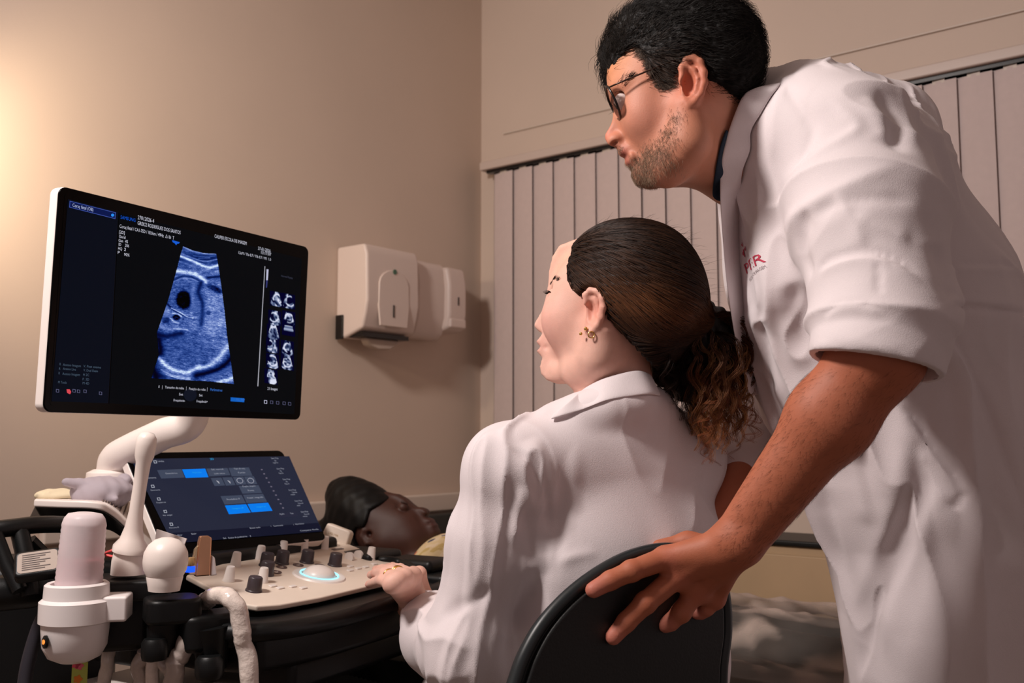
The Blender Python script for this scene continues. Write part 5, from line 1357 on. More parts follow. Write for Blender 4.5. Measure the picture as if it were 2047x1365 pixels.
# beard shadow as pigment
lw = V @ ml - MC @ ml
beard = np.exp(-np.minimum.reduce([dist_to(V, H(x, y, w)) / r for x, y, w, r in ((1290, 345, .02, .024), (1300, 330, .035, .024), (1330, 315, .045, .024), (1352, 280, .055, .020), (1362, 245, .06, .016), (1268, 350, .0, .018), (1242, 298, .012, .005))]) ** 4)
beard = (beard * np.clip(.75 + .3 * snoise(V, 500, 9), 0, 1) * (V[:, 2] > 1.3))[:, None] * .38
C = C * (1 - beard) + lin((110, 84, 68)) * beard
new_obj('body', V, Q, M_skin, man, col=C)
BODY = B
# eye
ec_ = H(1244, 203, .030)
MB().lathe(ec_, unit(mfw * .95 - mu * .2), [(.0118 * math.sin(a), -.0118 * math.cos(a)) for a in np.linspace(0.01, math.pi - .45, 14)], 24, cap=True).build('eye', mat('eye_white', (220, 205, 200), .25), man, smooth=True)
MB().lathe(ec_ + unit(mfw * .95 - mu * .2) * .0104, unit(mfw * .95 - mu * .2), [(.0054, 0), (.0045, .0012), (0, .0016)], 20).build('iris', mat('iris', (40, 26, 20), .15), man, smooth=True)
# stubble, brow
idx = rng.choice(len(V), 5000, p=(beard[:, 0] / beard[:, 0].sum())); r0 = V[idx]; g = BODY.grad(r0)
d = unit(-mu * .7 + mfw * .3) + rng.normal(0, .35, r0.shape); d = d - g * np.sum(d * g, 1, keepdims=True) * .8
pa = np.stack([r0, r0 + g * .0012 + d * .0018, r0 + g * .0018 + d * .0042], 1)
mixv = rng.random((len(r0), 1)); cs = lin((66, 48, 38)) * (1 - mixv) + lin((186, 156, 130)) * mixv
parts = [strands(pa, .00016, cs)]
pa = []
for k in range(150):
    t = rng.random(); a = H(1232 + 36 * t, 172 - 14 * t + rng.normal(0, 2.0), .026 + .026 * t)[None]
    for _ in range(3): a = a - BODY.grad(a) * (BODY.sample(a) - .0003)[:, None]
    a = a[0]; dd = unit(-mfw * .7 + mu * .35 + ml * .4); pa.append([a, a + dd * .004 + ml * .0005, a + dd * .009])
parts.append(strands(np.array(pa), .00028, np.tile(lin((30, 22, 18)), (len(pa), 1))))
v_, q_2, c_ = join(parts); new_obj('stubble_and_brow', v_, q_2, M_hairm, man, col=c_)
ia = np.where((seg_w(V, ELB, WRI, .045, .075) > .3) & ((V - (ELB + WRI) / 2) @ A(0, -1, 0) > -.02) & (V[:, 2] < P(0, 735, 1.2)[2]))[0]
ia = rng.choice(ia, 1500); r0 = V[ia]; g = BODY.grad(r0); d = fa * .8 - perp * .3 + rng.normal(0, .25, r0.shape); d = d - g * np.sum(d * g, 1, keepdims=True)
v_, q_2, c_ = strands(np.stack([r0, r0 + d * .005 + g * .0012, r0 + d * .010 + g * .0014], 1), .00009, np.tile(lin((60, 36, 26)), (len(r0), 1)))
new_obj('forearm_hair', v_, q_2, M_hairm, man, col=c_)
# hair
HF = Field((.08, 1.18, 1.44), (.42, 1.62, 1.76), .0026)
HF.el(MC - mfw * .004 + mu * .004, (.108, .0925, .080), (mfw, mu, ml), .01)
HF.el(H(1448, 118, .0), (.036, .052, .056), (mfw, mu, ml), .035)
HF.el(H(1300, 66, .0), (.045, .030, .062), (mfw, mu, ml), .025)
HF.rc(H(1248, 72, -.02), H(1220, 110, -.028), .022, .014, .02); HF.rc(H(1220, 110, -.028), H(1217, 158, -.034), .014, .009, .015)
HF.rc(H(1262, 66, .01), H(1236, 88, .0), .018, .012, .02)
HF.ec(H(1440, 160), H(1462, 178), (.055, .030), (.050, .022), ml, .03)
cut = [(1100, 60), (1222, 125), (1236, 108), (1254, 92), (1270, 84), (1284, 104), (1296, 128), (1308, 148), (1318, 160), (1324, 168), (1342, 164), (1354, 146), (1362, 122), (1372, 112), (1390, 106), (1406, 118), (1413, 140), (1413, 186), (1430, 197), (1458, 203), (1475, 206), (1500, 240), (1400, 420), (1100, 420)]
HF.prism([H(x, y, .066) for x, y in cut], ml, .079, .004, .004, 'sub')
Vh, Qh = HF.mesh(2); Nh = mesh_normals(Vh, Qh)
Vh = Vh + Nh * (.0016 * snoise(Vh, 190, 12) + .0010 * snoise(Vh, 420, 13))[:, None]
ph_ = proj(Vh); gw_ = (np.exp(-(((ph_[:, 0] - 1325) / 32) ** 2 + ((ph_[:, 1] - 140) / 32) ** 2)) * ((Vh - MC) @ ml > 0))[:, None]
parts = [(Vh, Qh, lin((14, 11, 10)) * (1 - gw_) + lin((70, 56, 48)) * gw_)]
idx = rng.integers(0, len(Vh), 16000); r0 = Vh[idx]; g = HF.grad(r0)
flow = -mfw * 1.0 - mu * .45
d = flow + .45 * np.stack([snoise(r0, 45, 20 + a) for a in range(3)], 1) + rng.normal(0, .22, r0.shape)
d = d - g * np.sum(d * g, 1, keepdims=True); d /= np.linalg.norm(d, axis=1, keepdims=True)
ln = (.010 + .014 * rng.random(len(r0)))[:, None]
fwdness = np.clip(((r0 - MC) @ mfw) / .1, 0, 1)[:, None]
ln = ln * (1 + .3 * fwdness)
lift = (.10 + .18 * rng.random(len(r0)))[:, None]
pa = np.stack([r0 - g * .001, r0 + d * ln * .35 + g * ln * lift, r0 + d * ln * .7 + g * ln * lift * 1.4, r0 + d * ln * 1.05 + g * ln * lift * 1.0], 1)
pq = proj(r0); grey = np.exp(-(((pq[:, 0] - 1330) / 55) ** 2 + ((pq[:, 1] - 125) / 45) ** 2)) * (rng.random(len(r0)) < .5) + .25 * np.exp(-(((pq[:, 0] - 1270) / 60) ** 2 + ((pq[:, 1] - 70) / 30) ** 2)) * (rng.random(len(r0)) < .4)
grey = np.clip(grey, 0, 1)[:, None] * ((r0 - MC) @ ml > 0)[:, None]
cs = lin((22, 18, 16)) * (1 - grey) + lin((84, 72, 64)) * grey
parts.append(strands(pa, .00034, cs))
# wispy temple hairs over the skin edge
edge = [(1262, 88), (1284, 104), (1296, 128), (1308, 148), (1322, 166), (1342, 164)]
er = []
for _ in range(1500):
    i = rng.integers(0, len(edge) - 1); t = rng.random(); x = edge[i][0] * (1 - t) + edge[i + 1][0] * t + rng.normal(-3, 6); y = edge[i][1] * (1 - t) + edge[i + 1][1] * t + rng.normal(3, 6)
    er.append(H(x, y, .068))
er = np.array(er)
for _ in range(5): er = er - BODY.grad(er) * (BODY.sample(er) - .0004)[:, None]
g = BODY.grad(er); d = -mfw * .9 - mu * .25 + rng.normal(0, .3, er.shape); d = d - g * np.sum(d * g, 1, keepdims=True)
mixv = rng.random((len(er), 1)) ** 2; cs = lin((50, 38, 32)) * (1 - mixv) + lin((150, 128, 110)) * mixv
parts.append(strands(np.stack([er, er + d * .005 + g * .0012, er + d * .011 + g * .0022], 1), .00022, cs))
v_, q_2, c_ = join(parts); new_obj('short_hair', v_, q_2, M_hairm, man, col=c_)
# glasses
gl = MB(); fr = unit(mfw * .97 - mu * .05)
lc = [H(1226, 207, .036), H(1226, 207, -.036)]
gm_ = mat('frame_dark', (26, 18, 16), .25)
lv = unit(np.cross(ml, fr)); lv = lv if lv[2] > 0 else -lv
print('lens', proj(lc[0] + lv * .024), proj(lc[0] - lv * .024))
ltilt = unit(ml * .93 + fr * -.30)
GL = bpy.data.objects.new('glasses', None)
first = None
for sgn, c in ((1, lc[0]), (-1, lc[1])):
    lx = unit(ml * sgn * .975 - fr * .12)
    pts = [c + lx * .026 * math.copysign(abs(math.cos(a)) ** .8, math.cos(a)) + lv * (.0225 * math.copysign(abs(math.sin(a)) ** .85, math.sin(a)) + .001) for a in np.linspace(0, 2 * math.pi, 33)]
    gl.tube(pts, .0017, 8)
gl.tube(smooth_path([lc[0] - ml * .024 + lv * .006, (lc[0] + lc[1]) / 2 + fr * .003 + lv * .009, lc[1] + ml * .024 + lv * .006], 5), .0015, 8)
gframe = gl.build('glasses', gm_, man, smooth=True)
hinge = H(1222, 172, .060); 
MB().tube(smooth_path([H(1219, 174, .052), H(1232, 168, .064), H(1275, 150, .070), H(1322, 131, .074), H(1360, 118, .076), H(1385, 126, .075)], 5), .0012, 8).build('temple', mat('temple_metal', (60, 40, 32), .3, .6), gframe, smooth=True)
MB().tube(smooth_path([H(1224, 174, -.058), H(1275, 150, -.070), H(1360, 118, -.076)], 5), .0012, 8).build('temple', mat('temple_metal2', (60, 40, 32), .3, .6), gframe, smooth=True)
M_lens = mat('lens', (225, 215, 215), .03, trans=1.0, ior=1.02)
for sgn, c in ((1, lc[0]), (-1, lc[1])):
    lx = unit(ml * sgn * .975 - fr * .12)
    pts = [c + lx * .0255 * math.copysign(abs(math.cos(a)) ** .8, math.cos(a)) + lv * (.022 * math.copysign(abs(math.sin(a)) ** .85, math.sin(a)) + .001) for a in np.linspace(0, 2 * math.pi, 33)[:-1]]
    n3 = unit(np.cross(lx, lv)); MB().add([p + n3 * .0004 for p in pts] + [p - n3 * .0004 for p in pts], [tuple(range(32)), tuple(range(32, 64))[::-1]] + [(k, 32 + k, 32 + (k + 1) % 32, (k + 1) % 32) for k in range(32)]).build('lens', M_lens, gframe)
# lab coat
F1 = Field((.26, 1.04, .42), (.90, 1.92, 1.60), .0034); F1.sharp = True
WY = A(0, 1, 0)
F1.ec(P(1575, 285, 1.49), P(1665, 390, 1.49), (.15, .085), (.175, .150), WY, .06)
F1.ec(P(1665, 390, 1.49), P(1770, 620, 1.50), (.175, .150), (.165, .178), WY, .06)
F1.ec(P(1770, 620, 1.50), P(1880, 930, 1.50), (.165, .178), (.17, .200), WY, .06)
F1.ec(P(1880, 930, 1.50), P(1915, 1200, 1.50), (.17, .200), (.18, .160), WY, .06)
F1.ec(P(1915, 1200, 1.50), P(1930, 1560, 1.50), (.18, .160), (.19, .165), WY, .06)
F1.ec(P(1512, 305, 1.46), P(1545, 560, 1.47), (.115, .050), (.13, .062), WY, .04)
F1.ec(P(1555, 560, 1.47), P(1610, 820, 1.49), (.13, .060), (.13, .050), WY, .05)
F1.rc(P(1600, 215, 1.46), P(1780, 245, 1.50), .055, .060, .05)
F1.rc(P(1500, 250, 1.43), P(1590, 215, 1.47), .045, .050, .04)
F1.rc(P(1640, 250, 1.36), P(1600, 250, 1.58), .075, .075, .06)
F1.chain([P(1690, 290, 1.33), P(1735, 440, 1.275), P(1762, 600, 1.235), P(1752, 730, 1.20)], [.088, .092, .082, .078], .035)
# rolled cuff
cdir = unit(P(1752, 740, 1.20) - P(1762, 600, 1.235))
F1.ec(P(1760, 655, 1.22), P(1752, 712, 1.205), (.080, .076), (.083, .078), A(1, 0, 0), .006)
F1.half(P(1735, 733, 1.203), unit(P(1745, 860, 1.19) - P(1758, 660, 1.21) + A(-.015, 0, 0)), .006, P(1600, 830, 1.12) - A(0, .05, .12), P(1900, 650, 1.30) + A(0, .01, 0))
F1.ec(P(1755, 700, 1.205), P(1738, 800, 1.20), (.068, .062), (.066, .060), A(1, 0, 0), .004, 'sub')
# far shoulder and sleeve
F1.chain([P(1590, 300, 1.62), P(1555, 480, 1.68), P(1520, 800, 1.68)], [.08, .07, .060], .04)
F1.chain([P(1520, 800, 1.68), P(1484, 915, 1.625)], [.060, .060], .02); F1.half(P(1484, 905, 1.62), unit(A(-.5, -.2, -.8)), .006, P(1440, 1000, 1.6), P(1560, 820, 1.74))
# neck opening with stand collar
F1.ec(H(1385, 205), P(1432, 262, 1.45), (.062, .068), (.062, .070), ml, .008, 'sub')
F1.ec(H(1330, 300), P(1418, 325, 1.44), (.045, .040), (.045, .040), ml, .008, 'sub')
F1.prism([PP(x, y, P(1460, 500, 1.42), WY) for x, y in [(1360, 262), (1440, 268), (1462, 300), (1460, 336), (1470, 401), (1480, 467), (1494, 542), (1503, 612), (1501, 683), (1516, 760), (1470, 800), (1360, 800)]], WY, .17, .006, .005, 'sub')
# straps of folds traced over the surface
for pts, a, s_ in (
    ([(1560, 160), (1592, 205), (1620, 256), (1603, 310), (1580, 350), (1556, 400), (1550, 440)], -.006, .006),
    ([(1655, 195), (1690, 230), (1712, 258), (1644, 300), (1590, 345), (1560, 395)], .008, .006),
    ([(1757, 175), (1782, 225), (1792, 262), (1794, 310)], -.014, .010), ([(1790, 175), (1814, 230), (1824, 300)], .006, .008), ([(1728, 190), (1750, 240), (1775, 290)], .007, .009),
    ([(1560, 470), (1600, 420), (1660, 385), (1740, 350), (1810, 330)], .007, .008), ([(1610, 440), (1680, 405), (1760, 395), (1840, 400)], -.005, .008),
    ([(1669, 380), (1690, 420), (1708, 450), (1730, 495)], .008, .006), ([(1700, 425), (1760, 455), (1830, 480)], .006, .008),
    ([(1614, 415), (1602, 470), (1606, 520), (1622, 550)], -.012, .008), ([(1590, 400), (1575, 470), (1590, 540)], .007, .009),
    ([(1622, 545), (1655, 520), (1695, 507), (1748, 503), (1800, 520), (1850, 556)], -.007, .0035), ([(1626, 556), (1658, 532), (1697, 518), (1748, 514), (1798, 532), (1848, 568)], .006, .005),
    ([(1640, 632), (1680, 610), (1720, 607), (1770, 622)], -.005, .0035), ([(1642, 642), (1682, 620), (1720, 617), (1772, 632)], .004, .005),
    ([(1756, 516), (1756, 592)], -.004, .0025), ([(1640, 688), (1700, 692), (1770, 706), (1840, 705)], -.0035, .004),
    ([(1474, 300), (1461, 338), (1480, 400), (1490, 467), (1504, 542), (1514, 612), (1512, 683)], .004, .004),
    ([(1500, 190), (1484, 250), (1478, 300)], .004, .006), ([(1560, 165), (1545, 250), (1545, 330)], .004, .008),
    ([(1580, 560), (1600, 640), (1612, 720)], -.010, .010), ([(1540, 560), (1545, 650), (1560, 760)], .007, .010), ([(1515, 600), (1528, 700), (1548, 800)], -.006, .008),
    ([(1880, 628), (1912, 690), (1944, 760), (1985, 850), (2030, 980), (2060, 1080)], -.010, .008), ([(1894, 628), (1926, 690), (1960, 765), (2000, 850), (2040, 960)], .007, .008),
    ([(1880, 612), (1960, 615), (2060, 628)], -.009, .003), ([(1880, 604), (1960, 606), (2060, 618)], .006, .004), ([(1880, 537), (1960, 536), (2060, 545)], .005, .003), ([(1880, 530), (1960, 529), (2060, 536)], -.004, .003),
    ([(1799, 807), (1838, 846), (1885, 915), (1936, 982)], -.009, .004), ([(1792, 815), (1830, 855), (1878, 925), (1926, 990)], .005, .004), ([(1936, 982), (1922, 1000), (1907, 1020)], -.006, .003), ([(1838, 890), (1860, 960), (1905, 1018)], .005, .008),
    ([(1836, 860), (1826, 1000), (1785, 1130), (1745, 1250), (1722, 1370)], -.030, .016), ([(1872, 960), (1850, 1060), (1800, 1180), (1765, 1320)], .012, .010), ([(1806, 880), (1790, 1000), (1745, 1120), (1705, 1230)], .014, .010),
    ([(1700, 880), (1715, 960), (1735, 1060)], .007, .012), ([(1640, 960), (1665, 1080), (1700, 1200)], -.008, .012), ([(1850, 240), (1885, 330), (1905, 450)], -.003, .012), ([(1878, 480), (1895, 540), (1902, 610)], -.012, .010)):
    F1.fold(pts, a, s_, .25)
lap1 = [(1534, 172), (1508, 177), (1486, 190), (1468, 228), (1453, 272), (1443, 315), (1439, 360), (1440, 410), (1444, 470), (1449, 540), (1458, 610), (1474, 700), (1498, 790)]
lap2 = [(1562, 166), (1540, 196), (1522, 226), (1502, 262), (1500, 300), (1484, 345), (1482, 400), (1486, 467), (1500, 542), (1511, 612), (1522, 700), (1545, 790)]
lap2.insert(1, (1552, 180))
d1 = [1.44, 1.41, 1.385, 1.368, 1.362, 1.362, 1.37, 1.385, 1.40, 1.42, 1.44, 1.46, 1.48]; d2 = [1.45, 1.43, 1.40, 1.38, 1.365, 1.360, 1.37, 1.42, 1.46, 1.49, 1.51, 1.53, 1.54]
e1_ = [P(x, y, d) for (x, y), d in zip(lap1, d1)]; e2_ = []
for k, ((x, y), d) in enumerate(zip(lap2, d2)):
    if k < 7:
        p1 = F1.hit(x, y, sink=-.003); e2_.append(p1); D1 = (p1 - CAM) @ FW; x0, y0 = lap1[k]; e1_[k] = P(x0, y0, min(D1 + .006, d1[k] + .02))
    else: e2_.append(P(x, y, d))
for k in range(3, 8):
    for arr in (e1_, e2_):
        x, y = proj(arr[k]); q_ = B.hit(x, y, sink=-.006); Dq = (q_ - CAM) @ FW; Dk = (arr[k] - CAM) @ FW
        if Dq < Dk and Dk - Dq < .12: arr[k] = P(x, y, Dq)
strip('collar_and_lapel', e1_, e2_, M_coat, man, .0035)
dn1 = [(1452, 258), (1440, 292), (1431, 335), (1425, 372), (1425, 392), (1434, 398)]; dn2 = [(1462, 268), (1456, 300), (1450, 345), (1448, 378), (1448, 396), (1446, 402)]
def nd(x, y):
    p_ = B.hit(x, y, sink=-.005); D1 = (p_ - CAM) @ FW; return P(x, y, min(D1, 1.40) if D1 < 1.47 else 1.40)
strip('denim_shirt_collar', [nd(*q) for q in dn1], [nd(*q) + A(0, .004, 0) for q in dn2], M_denim, man, .004)
SL0 = P(1700, 330, 1.32); SL1 = P(1757, 640, 1.23)
WRK = [(SL0, SL1, .10, .15, A(.35, 0, 1), 26, 9, .0085, 401), (P(1757, 560, 1.22), P(1752, 720, 1.20), .09, .12, A(0, 0, 1), 16, 14, .003, 402),
       (P(1520, 420, 1.42), P(1590, 800, 1.45), .05, .12, A(.15, 0, 1), 10, 44, .007, 403), (P(1800, 950, 1.42), P(1860, 1400, 1.40), .16, .34, A(-.12, 0, 1), 7, 40, .012, 404),
       (P(1880, 300, 1.45), P(1950, 560, 1.45), .10, .24, A(-.9, 0, .5), 12, 26, .004, 405), (P(1620, 200, 1.40), P(1800, 240, 1.40), .05, .12, A(.3, 0, 1), 14, 50, .006, 406)]
COAT = cloth_mesh(F1, 'lab_coat', M_coat, man, 2, .0003, WRK)
# printed chest logo
from mathutils.bvhtree import BVHTree
mc_ = COAT.data; vv = np.empty(len(mc_.vertices) * 3, np.float32); mc_.vertices.foreach_get('co', vv)
pv = np.empty(len(mc_.polygons) * 4, np.int32); mc_.polygons.foreach_get('vertices', pv)
bt_ = BVHTree.FromPolygons(vv.reshape(-1, 3).tolist(), pv.reshape(-1, 4).tolist())
def ray_coat(px, py):
    d = unit(FW + RT * (px - 1023.5) / FPX + UPV * (682.5 - py) / FPX); h = bt_.ray_cast(Vector(CAM), Vector(d)); return np.array(h[0]), np.array(h[1])
def stick(items, fr_, m, name):
    o = text_obj(name, items, fr_, m, None)
    n = len(o.data.vertices); co = np.empty(n * 3, np.float32); o.data.vertices.foreach_get('co', co); co = co.reshape(-1, 3).astype(float)
    for q in range(n):
        l, nn, _, _ = bt_.find_nearest(Vector(co[q])); co[q] = np.array(l) + np.array(nn) * .0008
    o.data.vertices.foreach_set('co', co.astype(np.float32).ravel()); o.data.update(); attach(o, man)
M_red = mat('logo_red', (196, 60, 84), .7)
def print_on(st, px0, px1, pxu, size, m, name):
    """lettering printed on the coat: baseline start, baseline end and cap height as seen on the cloth"""
    o_, n_ = ray_coat(*px0); a_, _ = ray_coat(*px1); u_ = PP(px0[0] + pxu[0], px0[1] + pxu[1], o_, n_)
    cu = bpy.data.curves.new('m', 'FONT'); cu.body = st; cu.size = 1; ob = bpy.data.objects.new('m', cu); COL.objects.link(ob); bpy.context.view_layer.update(); wd = ob.dimensions[0]; bpy.data.objects.remove(ob); bpy.data.curves.remove(cu)
    stick([(st, 0, 0, 1.0, 1.0)], (o_, (a_ - o_) / wd, (u_ - o_) / .72, n_), m, name)
print_on('PER', (1492, 548), (1529, 524), (-5.5, -19), 1, M_red, 'logo_print')
print_on('ESCOLA DE IMAGEM', (1500, 562), (1533, 535), (-2, -5), 1, mat('logo_grey', (150, 140, 142), .7), 'logo_caption')
lm = MB()
for (x, y, r) in ((1488, 506, .0050), (1485, 489, .0028), (1491, 497, .0032)):
    c, n_ = ray_coat(x, y); e1 = unit(np.cross(n_, ZZ)); e2 = np.cross(n_, e1); c = c + n_ * .0012
    lm.add([c + e1 * r * math.cos(a) * (1 + .35 * math.cos(3 * a)) + e2 * r * math.sin(a) * (1 + .35 * math.cos(3 * a)) for a in np.linspace(0, 6.28, 25)[:-1]], [tuple(range(24))])
lm.build('logo_emblem', M_red, man)
# trousers and shoes below the coat
F2 = Field((.40, 1.15, .03), (1.05, 1.85, .75), .010)
k1 = P(1900, 1420, 1.46); k2 = P(1930, 1420, 1.60)
for a in (k1, k2): F2.chain([a, A(a[0], a[1], .45), A(a[0], a[1], .10)], [.09, .065, .05], .04)
cloth_mesh(F2, 'trousers', M_trous, man, 1, .003)
for k_ in (k1, k2):
    MB().prism(A(k_[0], k_[1], 0), mf, -ml, ZZ, [(-.09, -.035), (.08, -.045), (.17, -.03), (.19, .0), (.17, .03), (.08, .045), (-.09, .035), (-.10, 0)], 0.0, .08).build('shoe', M_black, man, bevel=.02)

# ---------------------------------------------------------------- lying person, pillow, sheet
pat = thing('person', 'lying person with dark hair in a patterned cream top, looking up past the console', 'person', bedpt(.3, 0, .72))
th = math.radians(18)
pn = A(-math.sin(th) * 1.0, -math.cos(th), 0)                 # lateral direction toward the camera
PC = P(752, 1042, 2.38)
def H(px, py, w=0.0): return PP(px, py, PC + pn * w, pn)
pu = unit(ZZ * .93 + A(.9, -.2, 0) * .30); pu = unit(pu - pn * (pu @ pn)); pr_ = np.cross(pu, pn); pr_ = pr_ if pr_[0] > 0 else -pr_
B = Field((-.54, 2.0, .64), (.10, 2.70, 1.03), .0036)
B.el(H(750, 1046), (.100, .084, .074), (unit(A(1, 0, .25)), pu, pn), .02)
B.el(H(798, 1052, 0), (.062, .052, .058), (unit(A(.8, 0, -.45)), unit(A(.45, 0, .8)), pn), .03)
prof = [(770, 985), (796, 988), (812, 996), (826, 1009), (833, 1014), (843, 1014), (853, 1018), (858, 1026), (851, 1031), (855, 1035), (863, 1038), (865, 1043), (862, 1046), (870, 1050), (868, 1056), (874, 1062), (868, 1072), (848, 1085), (800, 1085), (760, 1030)]
B.prism([H(x, y) for x, y in prof], pn, .015, .005, .014)
B.chain([H(858, 1064), H(820, 1082, .03), H(772, 1084, .05)], [.014, .020, .024], .03)
B.ec(H(790, 1082), P(830, 1130, 2.36), (.055, .05), (.06, .055), pn, .03)
B.el(H(804, 1013, .034), (.014, .009, .010), (unit(A(1, 0, -.6)), unit(A(.6, 0, 1)), pn), .010, 'sub')
B.el(H(806, 1014, .030), (.012, .012, .012), None, .003)
B.crease([H(798, 1006, .034), H(808, 1009, .030), H(818, 1014, .024)], .0018, .003)
B.crease([H(846, 1028, .014), H(850, 1027, .01)], -.002, .003)
B.crease([H(866, 1045, 0), H(856, 1046, .014), H(848, 1048, .02)], -.0025, .003)
B.el(H(740, 1071, .066), (.016, .026, .010), (pr_, pu, pn), .006); B.chain([H(726, 1058, .074), H(722, 1072, .074), H(732, 1086, .074), H(746, 1084, .074)], [.004] * 4, .004); B.el(H(738, 1068, .074), (.007, .011, .007), None, .004, 'sub')
B.ec(P(860, 1165, 2.32), bedpt(.40, 0, .72), (.15, .07), (.14, .05), BN, .04)
V, Q = B.mesh(2)
C = np.tile(lin((60, 29, 19)), (len(V), 1)); C = tint(C, V, H(866, 1045), .014, (74, 38, 36), .8); C = tint(C, V, H(830, 1035, .04), .03, (74, 40, 30), .7)
new_obj('body', V, Q, M_skin, pat, col=C)
nl = 14; pa = []
for k in range(nl):
    t = k / nl; a = H(802 + 14 * t, 1005 + 5 * t, .040 - .01 * t); pa.append([a, a + unit(pu * .8 + pn * .5) * .004, a + unit(pu + pn * .3) * .008])
v1, q1, c1 = strands(np.array(pa), .0005, np.tile(lin((8, 6, 6)), (nl, 1)))
HF = Field((-.58, 2.0, .72), (.02, 2.70, 1.06), .0036)
HF.el(H(746, 1046), (.107, .092, .082), (unit(A(1, 0, .25)), pu, pn), .02)
HF.rc(H(690, 1040), H(655, 1052, .0), .045, .020, .03); HF.rc(H(700, 1060), H(650, 1062), .03, .016, .03)
cut = [(775, 960), (779, 986), (767, 1006), (751, 1018), (747, 1038), (742, 1052), (726, 1053), (716, 1068), (722, 1090), (740, 1120), (900, 1140), (900, 960)]
HF.prism([H(x, y, .04) for x, y in cut], pn, .20, .004, .005, 'sub')
Vh, Qh = HF.mesh(2); Vh = Vh + mesh_normals(Vh, Qh) * (.0012 * snoise(Vh, 120, 31))[:, None]
parts = [(Vh, Qh, np.tile(lin((5, 4, 4)), (len(Vh), 1))), (v1, q1, c1)]
v_, q_2, c_ = join(parts); new_obj('dark_hair', v_, q_2, M_hairm, pat, col=c_)
# patterned top
mt_ = mat('patterned_cotton', (190, 168, 128), .85, bump=.2, bscale=500)
nt = mt_.node_tree; bs = nt.nodes['Principled BSDF']; tcn = nt.nodes.new('ShaderNodeTexCoord'); vo = nt.nodes.new('ShaderNodeTexVoronoi'); vo.inputs['Scale'].default_value = 60
rp = nt.nodes.new('ShaderNodeValToRGB'); rp.color_ramp.interpolation = 'CONSTANT'
nt.links.new(tcn.outputs['Object'], vo.inputs['Vector']); sepc = nt.nodes.new('ShaderNodeSeparateColor'); nt.links.new(vo.outputs['Color'], sepc.inputs[0]); nt.links.new(sepc.outputs[0], rp.inputs[0])
els = rp.color_ramp.elements; els[0].position = 0; els[0].color = (*lin((214, 192, 150)), 1); els[1].position = .55; els[1].color = (*lin((196, 170, 110)), 1)
for p_, c3 in ((.72, (206, 120, 84)), (.80, (220, 200, 170)), (.92, (40, 52, 92)), (.96, (214, 192, 150))):
    e_ = els.new(p_); e_.color = (*lin(c3), 1)
nt.links.new(rp.outputs[0], bs.inputs['Base Color'])
F3 = Field((-.35, 1.5, .62), (.62, 2.75, 1.02), .006)
F3.ec(P(895, 1152, 2.30), bedpt(.36, 0, .73), (.19, .095), (.18, .08), BN, .04)
F3.fold([(850, 1110), (880, 1095), (900, 1078)], .006, .008); F3.fold([(840, 1130), (870, 1118), (905, 1105)], -.006, .01)
cloth_mesh(F3, 'patterned_top', mt_, pat, 1, .002)
# legs under the sheet
F4 = Field((.1, 1.1, .60), (1.7, 2.6, .9), .012)
F4.chain([bedpt(.50, -.08, .655), bedpt(1.0, -.09, .652), bedpt(1.45, -.08, .65)], [.050, .040, .034], .03); F4.chain([bedpt(.50, .08, .655), bedpt(1.0, .09, .652), bedpt(1.45, .08, .65)], [.050, .040, .034], .03)
cloth_mesh(F4, 'trousers', M_trous, pat, 1, .002)
# pillow
pl = bedpt(-.08, -.12, .72)
FP = Field(pl - A(.35, .35, .06), pl + A(.35, .35, .08), .006)
FP.ec(bedpt(-.10, -.24, .71), bedpt(-.10, .10, .71), (.14, .062), (.14, .062), BU, .02)
V, Q = FP.mesh(2); V = V + mesh_normals(V, Q) * (.004 * snoise(V, 26, 41))[:, None]
tag(new_obj('pillow', V, Q, mat('pillow_cotton', (214, 196, 180), .9, bump=.3, bscale=300)), 'pale pillow under the lying person\'s dark hair', 'pillow')
# disposable sheet: thin translucent cover over the lower couch
G1_, G2_ = 150, 130
ss = np.linspace(.46, 1.68, G1_); tt = np.linspace(-.46, .40, G2_); Sg, Tg = np.meshgrid(ss, tt)
ab = np.abs(Tg); half_ = .318
flat_ = np.clip(ab, 0, half_); drop = np.clip(ab - half_, 0, 1) * 2.2
leg = (.072 - .022 * Sg) * np.exp(-((np.abs(Tg) - .09) / .10) ** 4)
Zg = .652 + leg - drop
sp = np.stack([Sg.ravel(), Tg.ravel(), np.zeros(Sg.size)], 1)
def ridge(p, s, seed): return 1 - np.abs(snoise(p, s, seed))
wr_ = .010 * np.clip(ridge(sp, 9, 51), -1, 1) + .009 * np.clip(ridge(sp, 19, 52), -1, 1) + .006 * np.clip(ridge(sp, 42, 53), -1, 1)
wr_ = wr_.reshape(Sg.shape)
Tg2 = np.sign(Tg) * (flat_ + .02 * np.clip(ab - half_, 0, 1)) + np.sign(Tg) * wr_ * (ab > half_)
Zg = Zg + wr_ * (ab <= half_ + .02) + .006
V = B0 + BU * Sg.reshape(-1, 1) + BN * Tg2.reshape(-1, 1) + ZZ * Zg.reshape(-1, 1)
ni = np.arange(Sg.size).reshape(Sg.shape)
Qs = np.stack([ni[:-1, :-1].ravel(), ni[:-1, 1:].ravel(), ni[1:, 1:].ravel(), ni[1:, :-1].ravel()], 1)
M_sheet = mat('sheet_nonwoven', (214, 196, 184), .75, noise=.12, nscale=25, alpha=.36, bump=.4, bscale=200)
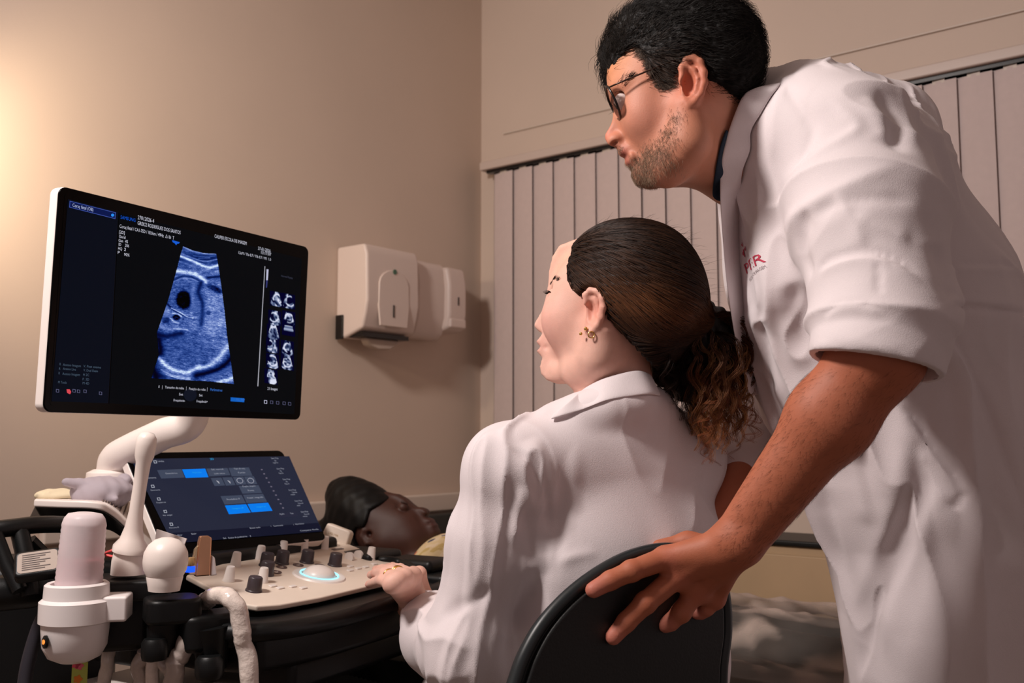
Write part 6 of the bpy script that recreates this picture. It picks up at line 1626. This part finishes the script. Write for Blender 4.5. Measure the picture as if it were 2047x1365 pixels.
sn = M_sheet.node_tree; sv = sn.nodes.new('ShaderNodeVertexColor'); sv.layer_name = 'Col'; sr_ = sn.nodes.new('ShaderNodeMapRange')
sr_.inputs['To Min'].default_value = .06; sr_.inputs['To Max'].default_value = .85
sn.links.new(sv.outputs['Color'], sr_.inputs['Value']); sn.links.new(sr_.outputs['Result'], sn.nodes['Principled BSDF'].inputs['Alpha'])
fz = np.clip(-.10 + 60 * np.clip(wr_ - .012, 0, 1) + .65 * np.clip((Tg - .02) / .10, 0, 1), 0, 1).ravel()[:, None] * np.ones(3)
so = tag(new_obj('bed_sheet', V, Qs, M_sheet, col=fz), 'thin translucent crumpled sheet over the couch beside the standing man\'s coat', 'sheet')
sm_ = so.modifiers.new('thick', 'SOLIDIFY'); sm_.thickness = .0006
# crumpled glove and tissue on the rear deck
def crumple(name, c, rad, m, label, cat, seed, amp=.3):
    Fc = Field(np.asarray(c) - np.array(rad) * 1.5, np.asarray(c) + np.array(rad) * 1.5, .0022)
    r = np.random.default_rng(seed)
    Fc.el(c, rad, None, .01)
    for k in range(9):
        a = np.asarray(c) + r.normal(0, .5, 3) * rad; b = a + r.normal(0, .6, 3) * rad
        a[2] = max(a[2], c[2] - rad[2] * .3); b[2] = max(b[2], c[2] - rad[2] * .3); a = np.clip(a, c - np.array(rad) * .8, c + np.array(rad) * .8); b = np.clip(b, c - np.array(rad) * .9, c + np.array(rad) * .8)
        Fc.rc(a, b, rad[2] * .35, rad[2] * .15, .008)
    V, Q = Fc.mesh(1); N = mesh_normals(V, Q); V = V + N * (rad[2] * amp * (1 - np.abs(snoise(V, 42, seed + 1))) * .45 + rad[2] * .03 * snoise(V, 150, seed + 2))[:, None]
    return tag(new_obj(name, V, Q, m), label, cat)
crumple('crumpled_cloth', P(205, 985, 1.70), (.050, .045, .026), mat('lilac_cloth', (172, 162, 170), .8), 'crumpled lilac-grey cloth on the white rear deck of the machine', 'cloth', 61)
crumple('crumpled_tissue', P(115, 990, 1.72), (.036, .035, .010), mat('tissue_cream', (226, 212, 180), .9), 'flat crumpled cream tissue at the left end of the rear deck', 'tissue', 71)
